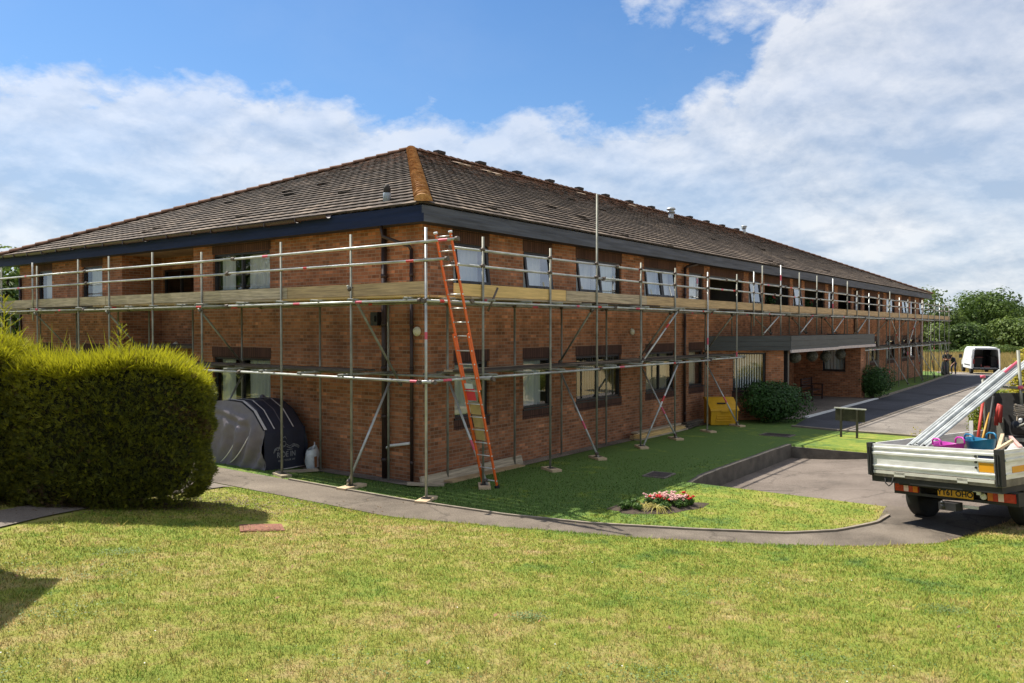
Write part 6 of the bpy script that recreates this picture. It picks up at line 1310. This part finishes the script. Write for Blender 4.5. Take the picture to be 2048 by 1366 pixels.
        for u in (-.45, .05, .5):
            w_ = ax*u*L_; mb = MB(); mb.path([(w_[0], w_[1], -.15), (w_[0]*.98+.03, w_[1]+.02, z0*.6), (w_[0]*.9, w_[1], z0+.5)], [.085, .065, .05], 8); mb.build('trunk', m_bark, t)
        for u in np.linspace(-.9, .9, 12):
            pass
        return t
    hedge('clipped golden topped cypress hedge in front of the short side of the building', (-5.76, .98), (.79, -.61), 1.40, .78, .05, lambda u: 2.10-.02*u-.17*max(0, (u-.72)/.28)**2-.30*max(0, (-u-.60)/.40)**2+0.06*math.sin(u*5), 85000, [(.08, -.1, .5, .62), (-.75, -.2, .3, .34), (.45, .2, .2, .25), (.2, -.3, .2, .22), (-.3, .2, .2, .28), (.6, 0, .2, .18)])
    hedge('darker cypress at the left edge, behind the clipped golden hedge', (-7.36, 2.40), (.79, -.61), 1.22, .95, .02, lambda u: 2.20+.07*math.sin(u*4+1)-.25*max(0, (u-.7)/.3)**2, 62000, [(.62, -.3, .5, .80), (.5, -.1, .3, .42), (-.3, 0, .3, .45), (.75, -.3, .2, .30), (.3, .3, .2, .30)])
conifers()
# ------------------------------------------------------------------ flower bed
def bed():
    c = at(1315, 1012, 2, .13); cx, cy = c[0], c[1]; a = math.atan2(-.62, .79); g = z1(cx, cy)
    mb = MB(); rows = []
    for r in (0, .3, .58, .78, .9):
        row = []
        for t in np.linspace(0, 2*math.pi, 37):
            q = r*(1+.10*math.sin(t*3+1)+.06*math.sin(t*7)); x_, y_ = cx+.98*q*math.cos(t)*math.cos(a)-.46*q*math.sin(t)*math.sin(a), cy+.98*q*math.cos(t)*math.sin(a)+.46*q*math.sin(t)*math.cos(a); row.append((x_, y_, z1(x_, y_)+.004+.05*(1-(r/.9)**2)))
        rows.append(row)
    mb.grid(rows); o = mb.build('flower_bed', m_soil); struct(o, label='small oval bed of dark soil in the sunlit lawn')
    def loc(u, v): return cx+.98*u*math.cos(a)-.46*v*math.sin(a), cy+.98*u*math.sin(a)+.46*v*math.cos(a)
    mgr = leaf_mat('bedding_leaf', (.04, .09, .018), (.13, .22, .04)); mst = leaf_mat('straw_blade', (.28, .24, .06), (.48, .42, .12)); mred = M('red_petal', (.52, .016, .02), .6, var=.3, scale=60); mpk = M('pale_pink_petal', (.66, .40, .37), .6, var=.25, scale=60)
    def plant(name, lab, cat, u, v, kind, grp=None):
        x, y = loc(u, v); t = thing(name, lab, cat, (x, y, g+.03), random.uniform(0, 6), grp)
        if kind == 'strap':
            Vv = []; 
            for k in range(46):
                an = random.uniform(0, 6.28); ln = random.uniform(.14, .30); w = .008; d = np.array([math.cos(an), math.sin(an), 0]); s = np.array([-d[1], d[0], 0])*w; pts = [d*ln*q+np.array([0, 0, ln*(1.1*q-1.15*q*q)]) for q in (0, .35, .7, 1)]
                for p_, q_ in zip(pts[:-1], pts[1:]): Vv += [p_-s, p_+s, q_+s, q_-s]
            np_mesh('leaves', np.array(Vv), 4, mst, t, np.repeat(rng.random(len(Vv)//12), 12))
        else:
            V, A = leaf_cloud([(0, 0, .06, .09, .09, .06), (.05, .03, .05, .07, .07, .05)], 120, .028, .2); np_mesh('leaves', V, 4, mgr, t, A)
            if kind in ('red', 'pink'):
                mb = MB()
                for k in range(7 if kind == 'pink' else 5):
                    q = (random.uniform(-.09, .09), random.uniform(-.09, .09), .12+random.uniform(-.02, .05)); r = random.uniform(.022, .036)
                    for j in range(6): an = j*1.047; mb.face([q, (q[0]+r*math.cos(an-.45), q[1]+r*math.sin(an-.45), q[2]+.012), (q[0]+r*1.15*math.cos(an), q[1]+r*1.15*math.sin(an), q[2]+.006), (q[0]+r*math.cos(an+.45), q[1]+r*math.sin(an+.45), q[2]+.012)])
                    mb.lathe([(.004, -.02), (r*.6, .0), (r*.5, .018), (.004, .024)], q, 7)
                mb.build('blossom', mred if kind == 'red' else mpk, t)
    plant('strap_leaf_plant', 'straw coloured strap leaved clump in the middle front of the flower bed', 'plant', -.12, -.45, 'strap'); plant('strap_leaf_plant', 'straw coloured strap leaved clump left of the red flowers', 'plant', -.22, .05, 'strap')
    for k, (u, v) in enumerate(((-.52, .1), (-.45, -.35), (-.35, .45), (-.65, -.1), (.0, -.5))): plant('leafy_plant', 'low green leafy plant in the left half of the flower bed', 'plant', u, v, 'leaf', 'green plants in the left of the flower bed')
    for u, v in ((.02, .1), (.12, .25), (.10, -.05), (.60, .45), (.58, -.1)): plant('red_flower', 'low plant with red flower heads among the pink ones', 'flower', u, v, 'red', 'red flowers of the bed')
    for u, v in ((.22, .45), (.32, .1), (.40, .35), (.30, -.28), (.48, .1), (-.05, .5), (.2, .0), (.45, -.25), (.38, .62), (.12, .62)): plant('pink_flower', 'low plant with pale pink flower heads', 'flower', u, v, 'pink', 'pink flowers of the bed')
bed()
# ------------------------------------------------------------------ grass: individual blades on the near lawns, tall straw beyond
def grass():
    n = 720000; ang = YAW+rng.uniform(-R(56), R(52), n); r = 2.4+17.6*rng.random(n)**1.35
    X = CAM[0]+r*np.cos(ang); Y = CAM[1]+r*np.sin(ang); d = -polydist(PL, X, Y)
    up = polydist(PU, X, Y)     # building side of the path's upper edge is positive on the left of the line
    front = (d > .03-.09*rng.random(n)**2) & (X < 12)
    isl = (X > -1.70) & (X < 2.86) & (Y > -8.2) & (up > .04-.09*rng.random(n)**2) & (d < 0) & ~((X > -.45) & (Y > -.47)) & (X < np.where(Y > -4.36, 14, 2.84))
    low = (X >= -.45) & (X < 13.5) & (Y > -4.22) & (Y < -.50) & (X < 13.4+.2*Y)
    strip = (X > 9.42) & (X < 13.45) & (Y <= -4.22) & (Y > -8)
    left = (X > -1.66) & (X < -.47) & (Y > -.4) & (Y < 2.7)
    sp = np.abs(polydist(np.array([(-2.9, 2.6), (-5.1, 1.75), (-7.1, .58), (-9.4, -1.0)]), X, Y)) < .52
    bc = at(1315, 1012, 2, .13); ba = math.atan2(-.62, .79); bu = (X-bc[0])*math.cos(ba)+(Y-bc[1])*math.sin(ba); bv = -(X-bc[0])*math.sin(ba)+(Y-bc[1])*math.cos(ba); bedm = np.hypot(bu/.86, bv/.40) < 1-.25*rng.random(n)**2
    mq = at(523, 1063, 2, .31); mh = np.hypot(X-mq[0], Y-mq[1]) < .36
    ok = (front | isl | low | strip | left) & ~sp & ~bedm & ~mh 
    ok &= rng.random(len(X)) > np.clip((r-12)/8, 0, 1)**1.2
    X, Y, r, d = X[ok], Y[ok], r[ok], d[ok]; n = len(X); Z = zt(X, Y)
    # real tufts: blades lean, shorter where mown close
    tn = (np.sin(X*9.1+2*np.sin(Y*5.3))*np.sin(Y*8.3+2*np.sin(X*6.1))+np.sin(X*23.7+Y*11)*np.sin(Y*19.3-X*7)*.8)*.5
    h = rng.uniform(.016, .042, n)*(1+.9*(rng.random(n) < .05))*np.clip(.9+.42*tn, .5, 1.6); an = rng.uniform(0, 2*math.pi, n); w = .0022*np.clip(r/4.0, .8, 3.2)*rng.uniform(.7, 1.4, n); lean = rng.uniform(.3, 1.5, n)
    D = np.stack([np.cos(an), np.sin(an), 0*an], 1); S = np.stack([-np.sin(an), np.cos(an), 0*an], 1); P = np.stack([X, Y, Z-.004], 1)
    tip = P+D*(h*lean)[:, None]+np.array([0, 0, 1.])*h[:, None]
    V = np.stack([P-S*w[:, None], P+S*w[:, None], tip], 1).reshape(-1, 3)
    o = np_mesh('lawn_grass', V, 3, m_blade, None); col = rng.uniform(.42, 1.5, n)[:, None]*np.array([1, 1, 1]); dry = rng.random(n) < .16; col[dry] *= np.array([1.5, 1.22, 1.35]); gr = rng.random(n) < .15; col[gr] *= np.array([.62, .95, .6])
    a = o.data.attributes.new('v', 'FLOAT_COLOR', 'POINT'); a.data.foreach_set('color', np.repeat(np.c_[col, np.ones(n)], 3, 0).astype(np.float32).ravel()); struct(o, 'stuff', 'short mown grass blades on the lawns')
    # tiny weeds in flower scattered over the front lawn
    k = rng.choice(np.where(d > .3)[0], 110); C = np.stack([X[k], Y[k], Z[k]+.035], 1); up_ = rand_unit(len(k))*.3+np.array([0, -.2, 1.]); a_ = np.cross(up_, rand_unit(len(k))); a_ /= np.linalg.norm(a_, axis=1)[:, None]; b_ = np.cross(up_, a_)
    V = quads(C, a_, b_, .006, .006); o = np_mesh('lawn_weeds', V, 4, [M('yellow_weed_flower', (.70, .52, .02), .6), M('white_daisy', (.75, .74, .70), .6)], None, midx=(np.arange(len(k)) % 5 > 1).astype(int)); struct(o, 'stuff', 'tiny yellow and white weed flowers dotted over the front lawn')
    # clover patches and a few fallen leaves on the front lawn
    cand = np.where((d > .5) & (r < 9.5))[0]; ctr = rng.choice(cand, 46); k = rng.choice(46, 15000); sp_ = rng.uniform(.08, .42, 46)[k]; o2 = rng.normal(size=(15000, 2))*sp_[:, None]; cx = X[ctr][k]+o2[:, 0]; cy = Y[ctr][k]+o2[:, 1]; C = np.stack([cx, cy, zt(cx, cy)+rng.uniform(.012, .034, 15000)], 1); up_ = rand_unit(15000)*.45+np.array([0, 0, 1.]); a_ = np.cross(up_, rand_unit(15000)); a_ /= np.linalg.norm(a_, axis=1)[:, None]; b_ = np.cross(up_, a_); sz = rng.uniform(.005, .010, 15000)[:, None]
    o = np_mesh('clover', quads(C, a_, b_, sz, sz*.85), 4, leaf_mat('clover_leaf', (.07, .12, .035), (.22, .30, .10), .3), None, np.repeat(np.clip(rng.normal(.5, .3, 15000), 0, 1), 4)); struct(o, 'stuff', 'broad clover leaves in patches on the front lawn')
    kk = rng.choice(cand, 90); C = np.stack([X[kk], Y[kk], Z[kk]+.03], 1); up_ = rand_unit(90)*.7+np.array([0, 0, 1.]); a_ = np.cross(up_, rand_unit(90)); a_ /= np.linalg.norm(a_, axis=1)[:, None]; b_ = np.cross(up_, a_)
    o = np_mesh('fallen_leaves', quads(C, a_, b_, .022, .013), 4, leaf_mat('dead_leaf', (.10, .045, .02), (.34, .17, .07), .1), None, np.repeat(rng.random(90), 4)); struct(o, 'stuff', 'scattered brown fallen leaves on the front lawn')
    # straw field beyond the drive
    n = 60000; X = 66+rng.random(n)**1.3*48; Y = rng.uniform(-22, 30, n); Z = zt(X, Y); h = rng.uniform(.5, 1.0, n); an = rng.uniform(0, 6.28, n); w = .045; S = np.stack([-np.sin(an)*0+.12, np.cos(an)*0+1., 0*an], 1)*w; L_ = np.stack([rng.normal(0, .15, n), rng.normal(0, .15, n), h], 1); P = np.stack([X, Y, Z-.02], 1)
    V = np.stack([P-S, P+S, P+L_], 1).reshape(-1, 3); ms = leaf_mat('straw_grass', (.26, .21, .07), (.58, .45, .19), .35); o = np_mesh('meadow_grass', V, 3, ms, None, np.repeat(rng.random(n), 3)); struct(o, 'stuff', 'tall straw coloured meadow grass beyond the van')
    X0 = np.linspace(62, 150, 12); mb = MB(); mb.grid([[(x, y, z1(x, y)+.02) for y in np.linspace(-30, 45, 10)] for x in np.linspace(65.5, 135, 24)]); struct(mb.build('field', M('straw_field', (.40, .31, .12), .95, var=.3, scale=.6)), label='straw coloured meadow beyond the driveway')
    # leaf litter under the hedges
    n = 2600; a = rng.normal(size=(n, 2))*[1.3, .55]; ax = np.array([.79, -.61]); X = -5.35+a[:, 0]*ax[0]-a[:, 1]*ax[1]; Y = .85+a[:, 0]*ax[1]+a[:, 1]*ax[0]; C = np.stack([X, Y, zt(X, Y)+.022], 1); nrm = rand_unit(n)*.35+np.array([0, 0, 1.]); A = np.cross(nrm, rand_unit(n)); A /= np.linalg.norm(A, axis=1)[:, None]; B = np.cross(nrm, A)
    o = np_mesh('leaf_litter', quads(C, A, B, .022, .012), 4, leaf_mat('litter', (.05, .032, .018), (.17, .11, .06), .0), None, np.repeat(rng.random(n), 4)); struct(o, 'stuff', 'brown needle litter under the clipped hedge')
grass()
# ------------------------------------------------------------------ unseen shed-shaped block, added beyond the left edge to cast the lawn shadow
def shed():
    c = Vector((-8.62, -1.60)); d1 = Vector((-.57, -.82)).normalized(); d2 = Vector((-.82, .57)).normalized(); ms = M('brown_shed_boards', (.13, .08, .05), .85, var=.3, stretch=(1, 1, 9), scale=3); t = thing('shadow_caster_shed', 'unseen brown shed block, added left of the view to cast the lawn shadow', 'shed', (0, 0, 0))
    P = [c, c+d1*3.2, c+d1*3.2+d2*2.6, c+d2*2.6]; top = 3.75; ins = .18
    cc = sum(P, Vector((0, 0)))/4; mb = MB(); Q = [p+(cc-p).normalized()*ins for p in P]; mb.prism([(q.x, q.y, .6) for q in Q], (0, 0, top-.6)); mb.build('wall', ms, t)
    mb = MB(); mb.prism([(p.x, p.y, top) for p in P], (0, 0, .10)); mb.build('roof', m_dgrey, t)
    mb = MB(); mid = (Q[0]+Q[1])/2; e = d1*.45; n_ = (Q[0]-Q[3]).normalized()*.02; mb.prism([((mid-e).x+n_.x, (mid-e).y+n_.y, .9), ((mid+e).x+n_.x, (mid+e).y+n_.y, .9), ((mid+e).x+n_.x, (mid+e).y+n_.y, 2.9), ((mid-e).x+n_.x, (mid-e).y+n_.y, 2.9)], (n_.x, n_.y, 0)); mb.build('door', m_dgrey, t)
shed()
